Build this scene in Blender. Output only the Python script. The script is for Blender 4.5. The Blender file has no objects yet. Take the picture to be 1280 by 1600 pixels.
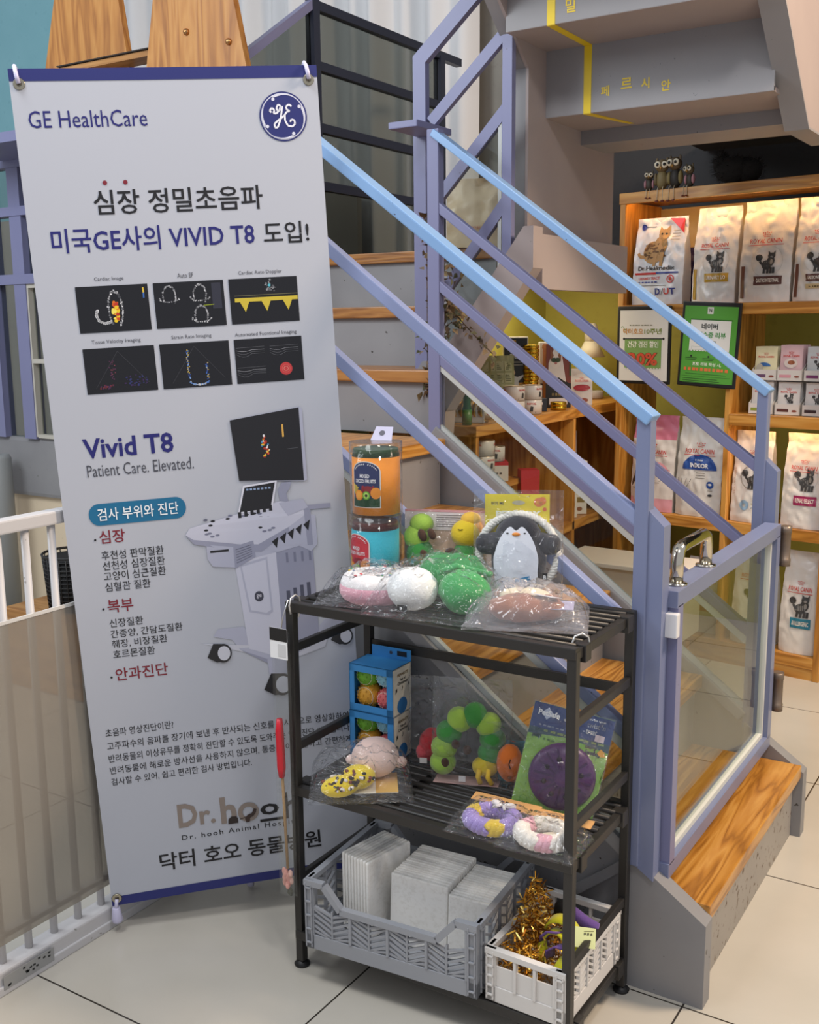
import bpy, bmesh, math, random
from mathutils import Vector, Matrix, Euler, noise, geometry
R = math.radians
SC = bpy.context.scene
COL = SC.collection
random.seed(7)

# ------------------------------------------------------------------ camera, light, exposure
CAM_H = 1.34
PITCH, ROLL, HEAD = R(10.05), R(-0.59), R(122.5)
cam_d = bpy.data.cameras.new('camera'); cam = bpy.data.objects.new('camera', cam_d); COL.objects.link(cam)
cam_d.sensor_fit = 'HORIZONTAL'; cam_d.sensor_width = 36.0; cam_d.lens = 36.0 * 1655 / 1280
cam_d.clip_start = 0.05; cam_d.clip_end = 60
_f = Vector((math.cos(HEAD) * math.cos(PITCH), math.sin(HEAD) * math.cos(PITCH), -math.sin(PITCH)))
_r0 = Vector((math.sin(HEAD), -math.cos(HEAD), 0)); _u0 = _r0.cross(_f)
_r = math.cos(ROLL) * _r0 + math.sin(ROLL) * _u0; _u = _r.cross(_f)
mw = Matrix((_r, _u, -_f)).transposed().to_4x4(); mw.translation = (0, 0, CAM_H)
cam.matrix_world = mw
SC.camera = cam
SC.view_settings.view_transform = 'Standard'; SC.view_settings.look = 'None'
SC.view_settings.gamma = 1.0; SC.view_settings.use_curve_mapping = False
SC.view_settings.exposure = 0.25
SC.cycles.transparent_max_bounces = 32; SC.cycles.max_bounces = 10

w = bpy.data.worlds.new('world'); SC.world = w; w.use_nodes = True
w.node_tree.nodes['Background'].inputs[0].default_value = (0.87, 0.90, 1.0, 1)
w.node_tree.nodes['Background'].inputs[1].default_value = 0.46

def area(name, loc, target, size, power, color, size_y=None):
    d = bpy.data.lights.new(name, 'AREA'); o = bpy.data.objects.new(name, d); COL.objects.link(o)
    d.energy = power; d.color = color; d.size = size
    if size_y: d.shape = 'RECTANGLE'; d.size_y = size_y
    o.location = loc
    o.rotation_euler = (Vector(target) - Vector(loc)).to_track_quat('-Z', 'Y').to_euler()
    return o
area('ceiling_panel_light', (-1.6, 0.5, 3.5), (-1.6, 0.9, 0), 0.8, 30, (0.95, 0.97, 1.0))
area('ceiling_tube_light', (0.4, 0.6, 3.5), (0.0, 1.4, 0), 0.4, 25, (1.0, 0.97, 0.96))
area('warm_ceiling_light', (1.1, 2.9, 3.3), (-0.3, 2.9, 0.3), 0.6, 104, (1.0, 0.78, 0.57))
area('daylight_window_light', (-3.6, 0.2, 3.2), (-3.4, 4.4, 1.6), 1.4, 60, (0.88, 0.95, 1.0))
area('under_stair_light', (-2.0, 4.15, 1.54), (-2.0, 4.3, 1.0), 0.35, 5.5, (1.0, 0.86, 0.62), 0.6)

# ------------------------------------------------------------------ helpers
def lin(h):
    h = h.lstrip('#'); out = []
    if len(h) == 3: h = ''.join(c * 2 for c in h)
    for i in (0, 2, 4):
        c = int(h[i:i + 2], 16) / 255
        out.append(c / 12.92 if c <= .04045 else ((c + .055) / 1.055) ** 2.4)
    return tuple(out) + (1.0,)
MATS = {}
def newmat(name):
    m = bpy.data.materials.new(name); m.use_nodes = True
    nt = m.node_tree; return m, nt, nt.nodes['Principled BSDF']
def C(hexc, rough=0.5, metal=0.0, spec=0.5, bump=0, bscale=60):
    hexc = '#' + ''.join(c * 2 for c in hexc.strip('#')) if len(hexc.strip('#')) == 3 else hexc
    k = 'paint_%s_%d_%d_%d' % (hexc.strip('#'), rough * 100, metal * 100, bump * 100)
    if k in MATS: return k
    m, nt, b = newmat(k)
    b.inputs['Base Color'].default_value = lin(hexc); b.inputs['Roughness'].default_value = rough
    b.inputs['Metallic'].default_value = metal; b.inputs['Specular IOR Level'].default_value = spec
    if bump: add_bump(nt, b, bscale, bump)
    MATS[k] = m; return k
def node(nt, t, **kw):
    n = nt.nodes.new(t)
    for k, v in kw.items(): setattr(n, k, v)
    return n
def coords(nt, scale=(1, 1, 1), kind='Object'):
    tc = node(nt, 'ShaderNodeTexCoord'); mp = node(nt, 'ShaderNodeMapping')
    mp.inputs['Scale'].default_value = scale
    nt.links.new(tc.outputs[kind], mp.inputs['Vector']); return mp.outputs['Vector']
def add_bump(nt, b, scale, strength, detail=3, vec=None, dist=0.01):
    n = node(nt, 'ShaderNodeTexNoise'); n.inputs['Scale'].default_value = scale; n.inputs['Detail'].default_value = detail
    nt.links.new(vec or coords(nt), n.inputs['Vector'])
    bp = node(nt, 'ShaderNodeBump'); bp.inputs['Strength'].default_value = strength; bp.inputs['Distance'].default_value = dist
    nt.links.new(n.outputs['Fac'], bp.inputs['Height']); nt.links.new(bp.outputs['Normal'], b.inputs['Normal'])
    return n
def ramp(nt, fac, stops):
    r = node(nt, 'ShaderNodeValToRGB'); cr = r.color_ramp
    while len(cr.elements) < len(stops): cr.elements.new(0.5)
    for e, (p, c) in zip(cr.elements, stops): e.position = p; e.color = lin(c)
    nt.links.new(fac, r.inputs[0]); return r.outputs[0]
def wood(name, scale, cols, rough=0.35, gap=0.0):
    m, nt, b = newmat(name)
    v = coords(nt, scale)
    n = node(nt, 'ShaderNodeTexNoise'); n.inputs['Scale'].default_value = 1.0; n.inputs['Detail'].default_value = 2.5; n.inputs['Distortion'].default_value = 0.6
    nt.links.new(v, n.inputs['Vector'])
    mul = node(nt, 'ShaderNodeMath', operation='MULTIPLY'); mul.inputs[1].default_value = 9.0
    nt.links.new(n.outputs['Fac'], mul.inputs[0])
    fr = node(nt, 'ShaderNodeMath', operation='PINGPONG'); fr.inputs[1].default_value = 1.0
    nt.links.new(mul.outputs[0], fr.inputs[0])
    n2 = node(nt, 'ShaderNodeTexNoise'); n2.inputs['Scale'].default_value = 6.0; n2.inputs['Detail'].default_value = 4
    nt.links.new(v, n2.inputs['Vector'])
    mx = node(nt, 'ShaderNodeMath', operation='ADD'); 
    m3 = node(nt, 'ShaderNodeMath', operation='MULTIPLY'); m3.inputs[1].default_value = 0.62
    nt.links.new(fr.outputs[0], m3.inputs[0])
    m4 = node(nt, 'ShaderNodeMath', operation='MULTIPLY'); m4.inputs[1].default_value = 0.42
    nt.links.new(n2.outputs['Fac'], m4.inputs[0])
    nt.links.new(m3.outputs[0], mx.inputs[0]); nt.links.new(m4.outputs[0], mx.inputs[1])
    nt.links.new(ramp(nt, mx.outputs[0], [(0.05, cols[0]), (0.5, cols[1]), (0.95, cols[2])]), b.inputs['Base Color'])
    b.inputs['Roughness'].default_value = rough
    bp = node(nt, 'ShaderNodeBump'); bp.inputs['Strength'].default_value = 0.12; bp.inputs['Distance'].default_value = 0.004
    nt.links.new(mx.outputs[0], bp.inputs['Height']); nt.links.new(bp.outputs['Normal'], b.inputs['Normal'])
    MATS[name] = m
OAK = ('#8d581c', '#bf8438', '#d6a255')
wood('wood_x', (1.6, 16, 16), OAK); wood('wood_y', (16, 1.6, 16), OAK); wood('wood_z', (16, 16, 1.6), OAK)
wood('tread_wood', (22, 2.0, 22), ('#7a4a18', '#b57c33', '#cc984e'), 0.28)
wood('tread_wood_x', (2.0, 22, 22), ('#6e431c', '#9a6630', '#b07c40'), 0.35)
wood('pine_z', (14, 14, 1.5), ('#8a5526', '#b0773a', '#c08a4a'), 0.45)
wood('pine_x', (1.5, 14, 14), ('#8a5c2c', '#ac7a42', '#c09058'), 0.45)

def speckle(name, base, dark, scale=90, lo=0.66, hi=0.72, rough=0.35, bump=0.03, var=None):
    m, nt, b = newmat(name)
    v = coords(nt)
    n = node(nt, 'ShaderNodeTexNoise'); n.inputs['Scale'].default_value = scale; n.inputs['Detail'].default_value = 3
    nt.links.new(v, n.inputs['Vector'])
    big = node(nt, 'ShaderNodeTexNoise'); big.inputs['Scale'].default_value = 5; big.inputs['Detail'].default_value = 4
    nt.links.new(v, big.inputs['Vector'])
    c1 = ramp(nt, big.outputs['Fac'], [(0.3, base), (0.7, var or base)])
    f = node(nt, 'ShaderNodeMapRange'); f.inputs[1].default_value = lo; f.inputs[2].default_value = hi
    nt.links.new(n.outputs['Fac'], f.inputs[0])
    mx = node(nt, 'ShaderNodeMix', data_type='RGBA'); mx.inputs[7].default_value = lin(dark)
    nt.links.new(f.outputs[0], mx.inputs[0]); nt.links.new(c1, mx.inputs[6])
    nt.links.new(mx.outputs[2], b.inputs['Base Color'])
    b.inputs['Roughness'].default_value = rough
    bp = node(nt, 'ShaderNodeBump'); bp.inputs['Strength'].default_value = bump; bp.inputs['Distance'].default_value = 0.004
    nt.links.new(big.outputs['Fac'], bp.inputs['Height']); nt.links.new(bp.outputs['Normal'], b.inputs['Normal'])
    MATS[name] = m
speckle('rail_paint', '#737b9a', '#3f3f4a', 70, 0.74, 0.76, 0.32, 0.02, '#777f9d')
speckle('handrail_paint', '#7ea3ce', '#3f3f4a', 70, 0.73, 0.75, 0.28, 0.02, '#84a7d0')
speckle('bar_paint', '#848eb2', '#3f3f4a', 70, 0.73, 0.75, 0.32, 0.02, '#8892b4')
speckle('rail_purple', '#75779a', '#45434f', 60, 0.75, 0.77, 0.4, 0.02, '#797b9c')
speckle('stair_steel', '#8c8b8c', '#3f3a36', 50, 0.70, 0.73, 0.5, 0.05, '#838284')
speckle('riser_steel', '#a09a92', '#5d4a38', 55, 0.60, 0.68, 0.5, 0.05, '#958f88')
speckle('soffit_paint', '#a0938f', '#8a7f7c', 60, 0.74, 0.78, 0.6, 0.05, '#9a8d8a')
speckle('grey_paint', '#8f8d8e', '#55565c', 55, 0.73, 0.76, 0.55, 0.05, '#898789')
speckle('navy_steel', '#2b3142', '#1a1c26', 60, 0.72, 0.76, 0.45)
speckle('wall_plaster', '#a39d92', '#968f85', 30, 0.6, 0.8, 0.75, 0.05, '#9c968b')
speckle('olive_wall', '#a9a347', '#9b953e', 24, 0.6, 0.8, 0.7, 0.04, '#a19b43')
speckle('teal_wall', '#7fb6c0', '#74aab5', 20, 0.6, 0.8, 0.6, 0.02, '#86bcc6')
speckle('dark_wall', '#2a2a2c', '#202022', 30, 0.6, 0.8, 0.7, 0.04)
speckle('beige_wall', '#d9c7ab', '#cbb99d', 40, 0.65, 0.8, 0.7, 0.05)
speckle('rack_metal', '#282624', '#191817', 60, 0.72, 0.76, 0.42)
speckle('fence_white', '#c6c4c4', '#8c8984', 45, 0.72, 0.76, 0.4)

def floor_mat():
    m, nt, b = newmat('floor_tile')
    v = coords(nt); sp = node(nt, 'ShaderNodeSeparateXYZ'); nt.links.new(v, sp.inputs[0])
    masks = []
    for ax, off in ((0, -1.177), (1, 1.282)):
        a = node(nt, 'ShaderNodeMath', operation='SUBTRACT'); a.inputs[1].default_value = off - 0.3025 * 40 + 0.3025
        nt.links.new(sp.outputs[ax], a.inputs[0])
        d = node(nt, 'ShaderNodeMath', operation='DIVIDE'); d.inputs[1].default_value = 0.605; nt.links.new(a.outputs[0], d.inputs[0])
        fr = node(nt, 'ShaderNodeMath', operation='FRACT'); nt.links.new(d.outputs[0], fr.inputs[0])
        s = node(nt, 'ShaderNodeMath', operation='SUBTRACT'); s.inputs[1].default_value = 0.5; nt.links.new(fr.outputs[0], s.inputs[0])
        ab = node(nt, 'ShaderNodeMath', operation='ABSOLUTE'); nt.links.new(s.outputs[0], ab.inputs[0])
        lt = node(nt, 'ShaderNodeMath', operation='LESS_THAN'); lt.inputs[1].default_value = 0.0033; nt.links.new(ab.outputs[0], lt.inputs[0])
        masks.append(lt)
    mxm = node(nt, 'ShaderNodeMath', operation='MAXIMUM'); nt.links.new(masks[0].outputs[0], mxm.inputs[0]); nt.links.new(masks[1].outputs[0], mxm.inputs[1])
    n = node(nt, 'ShaderNodeTexNoise'); n.inputs['Scale'].default_value = 2.2; n.inputs['Detail'].default_value = 6; nt.links.new(v, n.inputs['Vector'])
    c = ramp(nt, n.outputs['Fac'], [(0.3, '#b9b4a8'), (0.7, '#c6c1b6')])
    mx = node(nt, 'ShaderNodeMix', data_type='RGBA'); mx.inputs[7].default_value = lin('#35302a')
    nt.links.new(mxm.outputs[0], mx.inputs[0]); nt.links.new(c, mx.inputs[6]); nt.links.new(mx.outputs[2], b.inputs['Base Color'])
    b.inputs['Roughness'].default_value = 0.22
    MATS['floor_tile'] = m
floor_mat()

def film(name, tint, ior=1.5, rough=0.05, crinkle=0.0, haze=0.0, hazecol='#ffffff', cscale=25):
    """thin clear sheet: see-through seen head-on, mirror-like at a slant"""
    m = bpy.data.materials.new(name); m.use_nodes = True; nt = m.node_tree
    nt.nodes.clear(); out = node(nt, 'ShaderNodeOutputMaterial')
    fr = node(nt, 'ShaderNodeFresnel'); ge = node(nt, 'ShaderNodeNewGeometry')
    mr = node(nt, 'ShaderNodeMapRange'); mr.inputs[3].default_value = ior; mr.inputs[4].default_value = 1 / ior
    nt.links.new(ge.outputs['Backfacing'], mr.inputs[0]); nt.links.new(mr.outputs[0], fr.inputs['IOR'])
    tr = node(nt, 'ShaderNodeBsdfTransparent'); tr.inputs[0].default_value = lin(tint)
    gl = node(nt, 'ShaderNodeBsdfGlossy'); gl.inputs['Roughness'].default_value = rough
    body = tr.outputs[0]
    if haze:
        df = node(nt, 'ShaderNodeBsdfDiffuse'); df.inputs[0].default_value = lin(hazecol)
        hm = node(nt, 'ShaderNodeMixShader'); hm.inputs[0].default_value = haze
        nt.links.new(tr.outputs[0], hm.inputs[1]); nt.links.new(df.outputs[0], hm.inputs[2]); body = hm.outputs[0]
    mx = node(nt, 'ShaderNodeMixShader')
    if crinkle:
        n = node(nt, 'ShaderNodeTexNoise'); n.inputs['Scale'].default_value = cscale; n.inputs['Detail'].default_value = 2; n.inputs['Distortion'].default_value = 1.5
        nt.links.new(coords(nt), n.inputs['Vector'])
        bp = node(nt, 'ShaderNodeBump'); bp.inputs['Strength'].default_value = crinkle; bp.inputs['Distance'].default_value = 0.02
        nt.links.new(n.outputs['Fac'], bp.inputs['Height'])
        nt.links.new(bp.outputs['Normal'], gl.inputs['Normal']); nt.links.new(bp.outputs['Normal'], fr.inputs['Normal'])
    nt.links.new(fr.outputs[0], mx.inputs[0]); nt.links.new(body, mx.inputs[1]); nt.links.new(gl.outputs[0], mx.inputs[2])
    nt.links.new(mx.outputs[0], out.inputs['Surface']); MATS[name] = m
film('gate_glass', '#eef2ee', 1.6, 0.02)
film('tinted_glass', '#bcbeba', 1.45, 0.02)
film('rail_glass', '#e2e6e4', 1.45, 0.02)
film('bag_film', '#fbfcfd', 1.47, 0.06, 1.0, 0.02, '#ffffff', 26)
film('hazy_film', '#f8f8fa', 1.45, 0.10, 0.9, 0.13, '#f2f0f4', 18)
film('clear_tube', '#fafbfb', 1.4, 0.04, 0.1, 0.01)
film('acrylic', '#d8d6d0', 1.42, 0.12, 0.05, 0.42, '#b5aea4')
film('green_glass', '#5fa05c', 1.5, 0.05, 0, 0.25, '#3f8a3a')

def emit(name, col, strength):
    m = bpy.data.materials.new(name); m.use_nodes = True; nt = m.node_tree; nt.nodes.clear()
    out = node(nt, 'ShaderNodeOutputMaterial'); e = node(nt, 'ShaderNodeEmission')
    e.inputs[0].default_value = lin(col); e.inputs[1].default_value = strength
    nt.links.new(e.outputs[0], out.inputs['Surface']); MATS[name] = m
emit('led_warm', '#ffc880', 22)

def plush(hexc, rough=0.9, bump=0.5, scale=220):
    k = 'plush_' + hexc.strip('#')
    if k in MATS: return k
    m, nt, b = newmat(k); b.inputs['Base Color'].default_value = lin(hexc); b.inputs['Roughness'].default_value = rough
    b.inputs['Sheen Weight'].default_value = 0.25
    add_bump(nt, b, scale, bump, 2, None, 0.002); MATS[k] = m; return k

class MB:
    """collects shapes and links them as ONE mesh object"""
    def __init__(s, T=None): s.v = []; s.f = []; s.m = []; s.s = []; s.T = T or Matrix()
    def add(s, vs, fs, mat, smooth=False, T=None):
        o = len(s.v); X = s.T @ T if T is not None else s.T
        s.v += [X @ Vector(p) for p in vs]
        for f in fs: s.f.append([i + o for i in f]); s.m.append(mat); s.s.append(smooth)
    def box(s, lo, hi, mat, bev=0.0, T=None):
        lo = Vector(lo); hi = Vector(hi)
        if bev <= 0:
            vs = [(x, y, z) for z in (lo.z, hi.z) for y in (lo.y, hi.y) for x in (lo.x, hi.x)]
            s.add(vs, [(0, 2, 3, 1), (4, 5, 7, 6), (0, 1, 5, 4), (2, 6, 7, 3), (0, 4, 6, 2), (1, 3, 7, 5)], mat, False, T); return
        bm = bmesh.new(); bmesh.ops.create_cube(bm, size=1)
        for v in bm.verts: v.co = Vector([(lo[i] + hi[i]) / 2 + v.co[i] * (hi[i] - lo[i]) for i in range(3)])
        bmesh.ops.bevel(bm, geom=bm.edges[:], offset=min(bev, min(hi - lo) * .45), segments=2, affect='EDGES', profile=0.6)
        bm.verts.index_update()
        s.add([v.co.copy() for v in bm.verts], [[v.index for v in f.verts] for f in bm.faces], mat, False, T); bm.free()
    def bar(s, a, b, wd, ht, mat, up=(0, 0, 1), bev=0.0):
        a = Vector(a); b = Vector(b); d = b - a; L = d.length; d.normalize()
        sd = d.cross(Vector(up))
        if sd.length < 1e-4: sd = d.cross(Vector((0, 1, 0)))
        sd.normalize(); u = sd.cross(d)
        T = Matrix((d, sd, u)).transposed().to_4x4(); T.translation = a
        s.box((0, -wd / 2, -ht / 2), (L, wd / 2, ht / 2), mat, bev, T)
    def tube(s, pts, r, mat, seg=10, closed=False, radii=None, caps=True):
        pts = [Vector(p) for p in pts]; n = len(pts); vs = []; fs = []
        t0 = (pts[1] - pts[0]).normalized(); ref = Vector((0, 0, 1)) if abs(t0.z) < .9 else Vector((1, 0, 0))
        nrm = (ref - t0 * ref.dot(t0)).normalized()
        for i in range(n):
            if closed: t = (pts[(i + 1) % n] - pts[i - 1]).normalized()
            else: t = (pts[min(i + 1, n - 1)] - pts[max(i - 1, 0)]).normalized()
            nrm = (nrm - t * nrm.dot(t)).normalized(); bi = t.cross(nrm)
            rr = radii[i] if radii else r
            for k in range(seg):
                a = 2 * math.pi * k / seg; vs.append(pts[i] + (nrm * math.cos(a) + bi * math.sin(a)) * rr)
        for i in range(n if closed else n - 1):
            for k in range(seg):
                a = i * seg + k; b = i * seg + (k + 1) % seg; j = ((i + 1) % n) * seg
                fs.append((a, b, j + (k + 1) % seg, j + k))
        if not closed and caps:
            fs.append(list(range(seg))[::-1]); fs.append([(n - 1) * seg + k for k in range(seg)])
        s.add(vs, fs, mat, True)
    def lathe(s, prof, mat, seg=28, c=(0, 0, 0), T=None, mats=None):
        vs = []; fs = []; c = Vector(c)
        for r, z in prof:
            for k in range(seg):
                a = 2 * math.pi * k / seg; vs.append(c + Vector((r * math.cos(a), r * math.sin(a), z)))
        for i in range(len(prof) - 1):
            ff = []
            for k in range(seg):
                a = i * seg + k; b = i * seg + (k + 1) % seg; ff.append((a, b, b + seg, a + seg))
            fs.append(ff)
        o = len(s.v); X = s.T @ T if T is not None else s.T
        s.v += [X @ p for p in vs]
        for i, ff in enumerate(fs):
            for f in ff: s.f.append([q + o for q in f]); s.m.append(mats[i] if mats else mat); s.s.append(abs(prof[i][1] - prof[i + 1][1]) > 1e-6)
        for idx, flip in ((0, True), (len(prof) - 1, False)):
            if prof[idx][0] > 1e-5:
                f = [idx * seg + k + o for k in range(seg)]; s.f.append(f[::-1] if flip else f); s.m.append(mats[min(idx, len(fs) - 1)] if mats else mat); s.s.append(False)
    def ball(s, c, r, mat, seg=16, amp=0.0, freq=8.0, rot=None, seed=0):
        if not hasattr(r, '__len__'): r = (r, r, r)
        vs = []; fs = []; rings = max(6, seg // 2 + 2); c = Vector(c); E3 = Euler(rot).to_matrix() if rot else Matrix.Identity(3)
        for i in range(rings + 1):
            th = math.pi * i / rings
            for k in range(seg):
                a = 2 * math.pi * k / seg
                d = Vector((math.sin(th) * math.cos(a), math.sin(th) * math.sin(a), math.cos(th)))
                q = 1 + (amp * noise.noise(d * freq * .25 + Vector((seed, seed * 2, 0))) if amp else 0)
                vs.append(c + E3 @ Vector((d.x * r[0] * q, d.y * r[1] * q, d.z * r[2] * q)))
        for i in range(rings):
            for k in range(seg):
                a = i * seg + k; b = i * seg + (k + 1) % seg; fs.append((a, a + seg, b + seg, b))
        s.add(vs, fs, mat, True)
    def prism(s, poly, y0, y1, mat, ax='y', T=None):
        """poly of (a,b) pairs in the plane across axis ax, extruded from y0 to y1"""
        n = len(poly)
        def P(a, b, t): return {'y': (a, t, b), 'x': (t, a, b), 'z': (a, b, t)}[ax]
        vs = [P(a, b, y0) for a, b in poly] + [P(a, b, y1) for a, b in poly]
        fs = [list(range(n)), list(range(n, 2 * n))[::-1]] + [(i, i + n, (i + 1) % n + n, (i + 1) % n) for i in range(n)]
        s.add(vs, fs, mat, False, T)
    # ---- printing on a surface S(u, v) -> (x, y, z)
    def prect(s, S, u0, v0, u1, v1, mat, e=.0008, n=1):
        nu = nv = n; vs = []; fs = []
        for j in range(nv + 1):
            for i in range(nu + 1):
                x, y, z = S(u0 + (u1 - u0) * i / nu, v0 + (v1 - v0) * j / nv); vs.append((x, y - e, z))
        for j in range(nv):
            for i in range(nu):
                a = j * (nu + 1) + i; fs.append((a, a + 1, a + nu + 2, a + nu + 1))
        s.add(vs, fs, mat)
    def pell(s, S, u, v, ru, rv, mat, e=.0009, seg=20, inner=0.0, a0=0, a1=360, rings=2):
        vs = []; fs = []
        for q in range(rings + 1):
            k = inner + (1 - inner) * q / rings
            for i in range(seg + 1):
                a = R(a0 + (a1 - a0) * i / seg); x, y, z = S(u + ru * k * math.cos(a), v + rv * k * math.sin(a)); vs.append((x, y - e, z))
        for q in range(rings):
            for i in range(seg):
                a = q * (seg + 1) + i; fs.append((a, a + seg + 1, a + seg + 2, a + 1))
        s.add(vs, fs, mat)
    def ppoly(s, S, pts, mat, e=.0009):
        tri = geometry.tessellate_polygon([[Vector((a, b, 0)) for a, b in pts]])
        vs = [S(a, b) for a, b in pts]; s.add([(x, y - e, z) for x, y, z in vs], [list(t) for t in tri], mat)
    def pline(s, S, pts, wd, mat, e=.001):
        for (a, b), (c, d) in zip(pts[:-1], pts[1:]):
            L = math.hypot(c - a, d - b) or 1e-6; nx, ny = -(d - b) / L * wd / 2, (c - a) / L * wd / 2
            q = [(a + nx, b + ny), (a - nx, b - ny), (c - nx, d - ny), (c + nx, d + ny)]
            s.add([(lambda p: (p[0], p[1] - e, p[2]))(S(*p)) for p in q], [(0, 1, 2, 3)], mat)
    def ptext(s, S, txt, u, v, mat, w=None, h=None, bold=0.0, align='l', e=.0008, rot=0.0, space=1.0):
        """text whose ink box has its lower-left (l), lower-centre (c) or lower-right (r) at u, v"""
        vs, fs = glyphs(txt, bold, space)
        if not vs: return
        x0 = min(p[0] for p in vs); x1 = max(p[0] for p in vs); y0 = min(p[1] for p in vs); y1 = max(p[1] for p in vs)
        sx = (w / (x1 - x0)) if w else None; sy = (h / (y1 - y0)) if h else None
        if sx is None: sx = sy
        if sy is None: sy = sx
        W = (x1 - x0) * sx; off = {'l': 0, 'c': -W / 2, 'r': -W}[align]
        ca, sa = math.cos(rot), math.sin(rot); out = []
        for p in vs:
            a, b = (p[0] - x0) * sx + off, (p[1] - y0) * sy
            x, y, z = S(u + a * ca - b * sa, v + a * sa + b * ca); out.append((x, y - e, z))
        s.add(out, fs, mat)
    def pdash(s, S, u, v, w, h, mat, n=5, e=.0012):
        """a line of print too small to read: short strokes"""
        for i in range(n):
            a = u + w * i / n; k = .55 + .3 * ((i * 7) % 3) / 2; s.prect(S, a, v, a + w / n * k, v + h, mat, e)
    def build(s, name, parent=None, **kw):
        me = bpy.data.meshes.new(name); me.from_pydata([tuple(p) for p in s.v], [], s.f)
        names = list(dict.fromkeys(s.m)); idx = {n: i for i, n in enumerate(names)}
        for n in names: me.materials.append(MATS[n])
        me.polygons.foreach_set('material_index', [idx[n] for n in s.m])
        me.polygons.foreach_set('use_smooth', s.s); me.update()
        o = bpy.data.objects.new(name, me); COL.objects.link(o)
        if parent: o.parent = parent
        for k, v in kw.items(): setattr(o, k, v)
        return o
_gl = {}
def glyphs(txt, bold=0.0, space=1.0):
    k = (txt, bold, space)
    if k in _gl: return _gl[k]
    c = bpy.data.curves.new('lettering', 'FONT'); c.body = txt; c.size = 1.0; c.offset = bold; c.resolution_u = 2; c.space_character = space
    o = bpy.data.objects.new('lettering', c); COL.objects.link(o)
    dg = bpy.context.evaluated_depsgraph_get()
    me = bpy.data.meshes.new_from_object(o.evaluated_get(dg))
    vs = [(v.co.x, v.co.y) for v in me.vertices]; fs = [list(p.vertices) for p in me.polygons]
    bpy.data.objects.remove(o); bpy.data.curves.remove(c); bpy.data.meshes.remove(me)
    _gl[k] = (vs, fs); return _gl[k]
FLAT = lambda u, v: (u, 0.0, v)
def flat(y=0.0, u0=0.0, v0=0.0): return lambda u, v: (u + u0, y, v + v0)
def tag(o, label, cat, group=None, kind=None):
    if label: o['label'] = label
    if cat: o['category'] = cat
    if group: o['group'] = group
    if kind: o['kind'] = kind
    return o
def thing(name, label, cat, loc=(0, 0, 0), rotz=0.0, group=None, rot=None):
    o = bpy.data.objects.new(name, None); COL.objects.link(o); o.empty_display_size = .05
    o.location = loc; o.rotation_euler = rot if rot else (0, 0, rotz)
    return tag(o, label, cat, group)
def single(name, mb, label, cat, loc=(0, 0, 0), rotz=0.0, group=None, rot=None):
    o = mb.build(name); o.location = loc; o.rotation_euler = rot if rot else (0, 0, rotz); return tag(o, label, cat, group)
def struct(name, mb): o = mb.build(name); o['kind'] = 'structure'; return o
def dup(root, loc, rotz=None, label=None, group=None):
    r = root.copy(); COL.objects.link(r); r.location = loc
    if rotz is not None: r.rotation_euler = (0, 0, rotz)
    if label: r['label'] = label
    if group: r['group'] = group
    for ch in list(root.children):
        c = ch.copy(); COL.objects.link(c); c.parent = r
        for g in ch.children:
            d = g.copy(); COL.objects.link(d); d.parent = c
    return r
def arc(cx, cy, r, a0, a1, n, z=0): return [(cx + r * math.cos(R(a0 + (a1 - a0) * i / n)), cy + r * math.sin(R(a0 + (a1 - a0) * i / n))) for i in range(n + 1)]
# ------------------------------------------------------------------ the room shell
b = MB(); b.box((-9, -2.5, -.05), (3.2, 5.4, 0), 'floor_tile'); struct('floor', b)
b = MB(); b.box((-9, 5.0, 0), (-4.72, 5.08, 4.6), 'teal_wall'); struct('wall_left', b)
b = MB(); b.box((-4.72, 5.0, 0), (-2.12, 5.08, 4.6), 'wall_plaster'); struct('wall_back', b)
b = MB(); b.box((-2.28, 3.36, 0), (-2.22, 4.72, 1.555), 'olive_wall'); struct('wall_counter', b)
b = MB(); b.box((-2.22, 4.72, 0), (2.2, 4.78, 1.53), 'olive_wall'); struct('wall_right', b)
b = MB(); b.box((-2.22, 4.72, 1.53), (2.2, 4.80, 4.6), 'dark_wall'); struct('wall_dark', b)
# teal panel joint
b = MB(); b.box((-9, 4.985, 2.62), (-4.72, 5.0, 2.635), C('#4f7078', .6)); struct('trim_1', b)

b = MB(); b.box((-6.6, 4.70, 0), (-3.3, 4.74, 2.04), 'wall_plaster'); struct('wall_inner', b)
# white curtain with soft folds
def curtain():
    vs = []; fs = []; n = 220; zs = [0.9, 1.5, 2.1, 2.7, 3.5, 4.5]
    for j, z in enumerate(zs):
        for i in range(n + 1):
            t = i / n; x = -5.3 + 2.62 * t
            y = 4.86 + .035 * math.sin(t * 95 + .6 * math.sin(t * 23 + j * .2)) + .045 * math.sin(t * 37 + 1 + j * .15) + .02 * noise.noise(Vector((t * 30, z, 0)))
            vs.append((x, y, z))
    for j in range(len(zs) - 1):
        for i in range(n):
            a = j * (n + 1) + i; fs.append((a, a + 1, a + n + 2, a + n + 1))
    m = MB(); m.add(vs, fs, C('#dcdcdc', .85), True)
    return single('curtain', m, 'long white curtain hanging in folds behind the stairs', 'curtain')
curtain()

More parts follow.
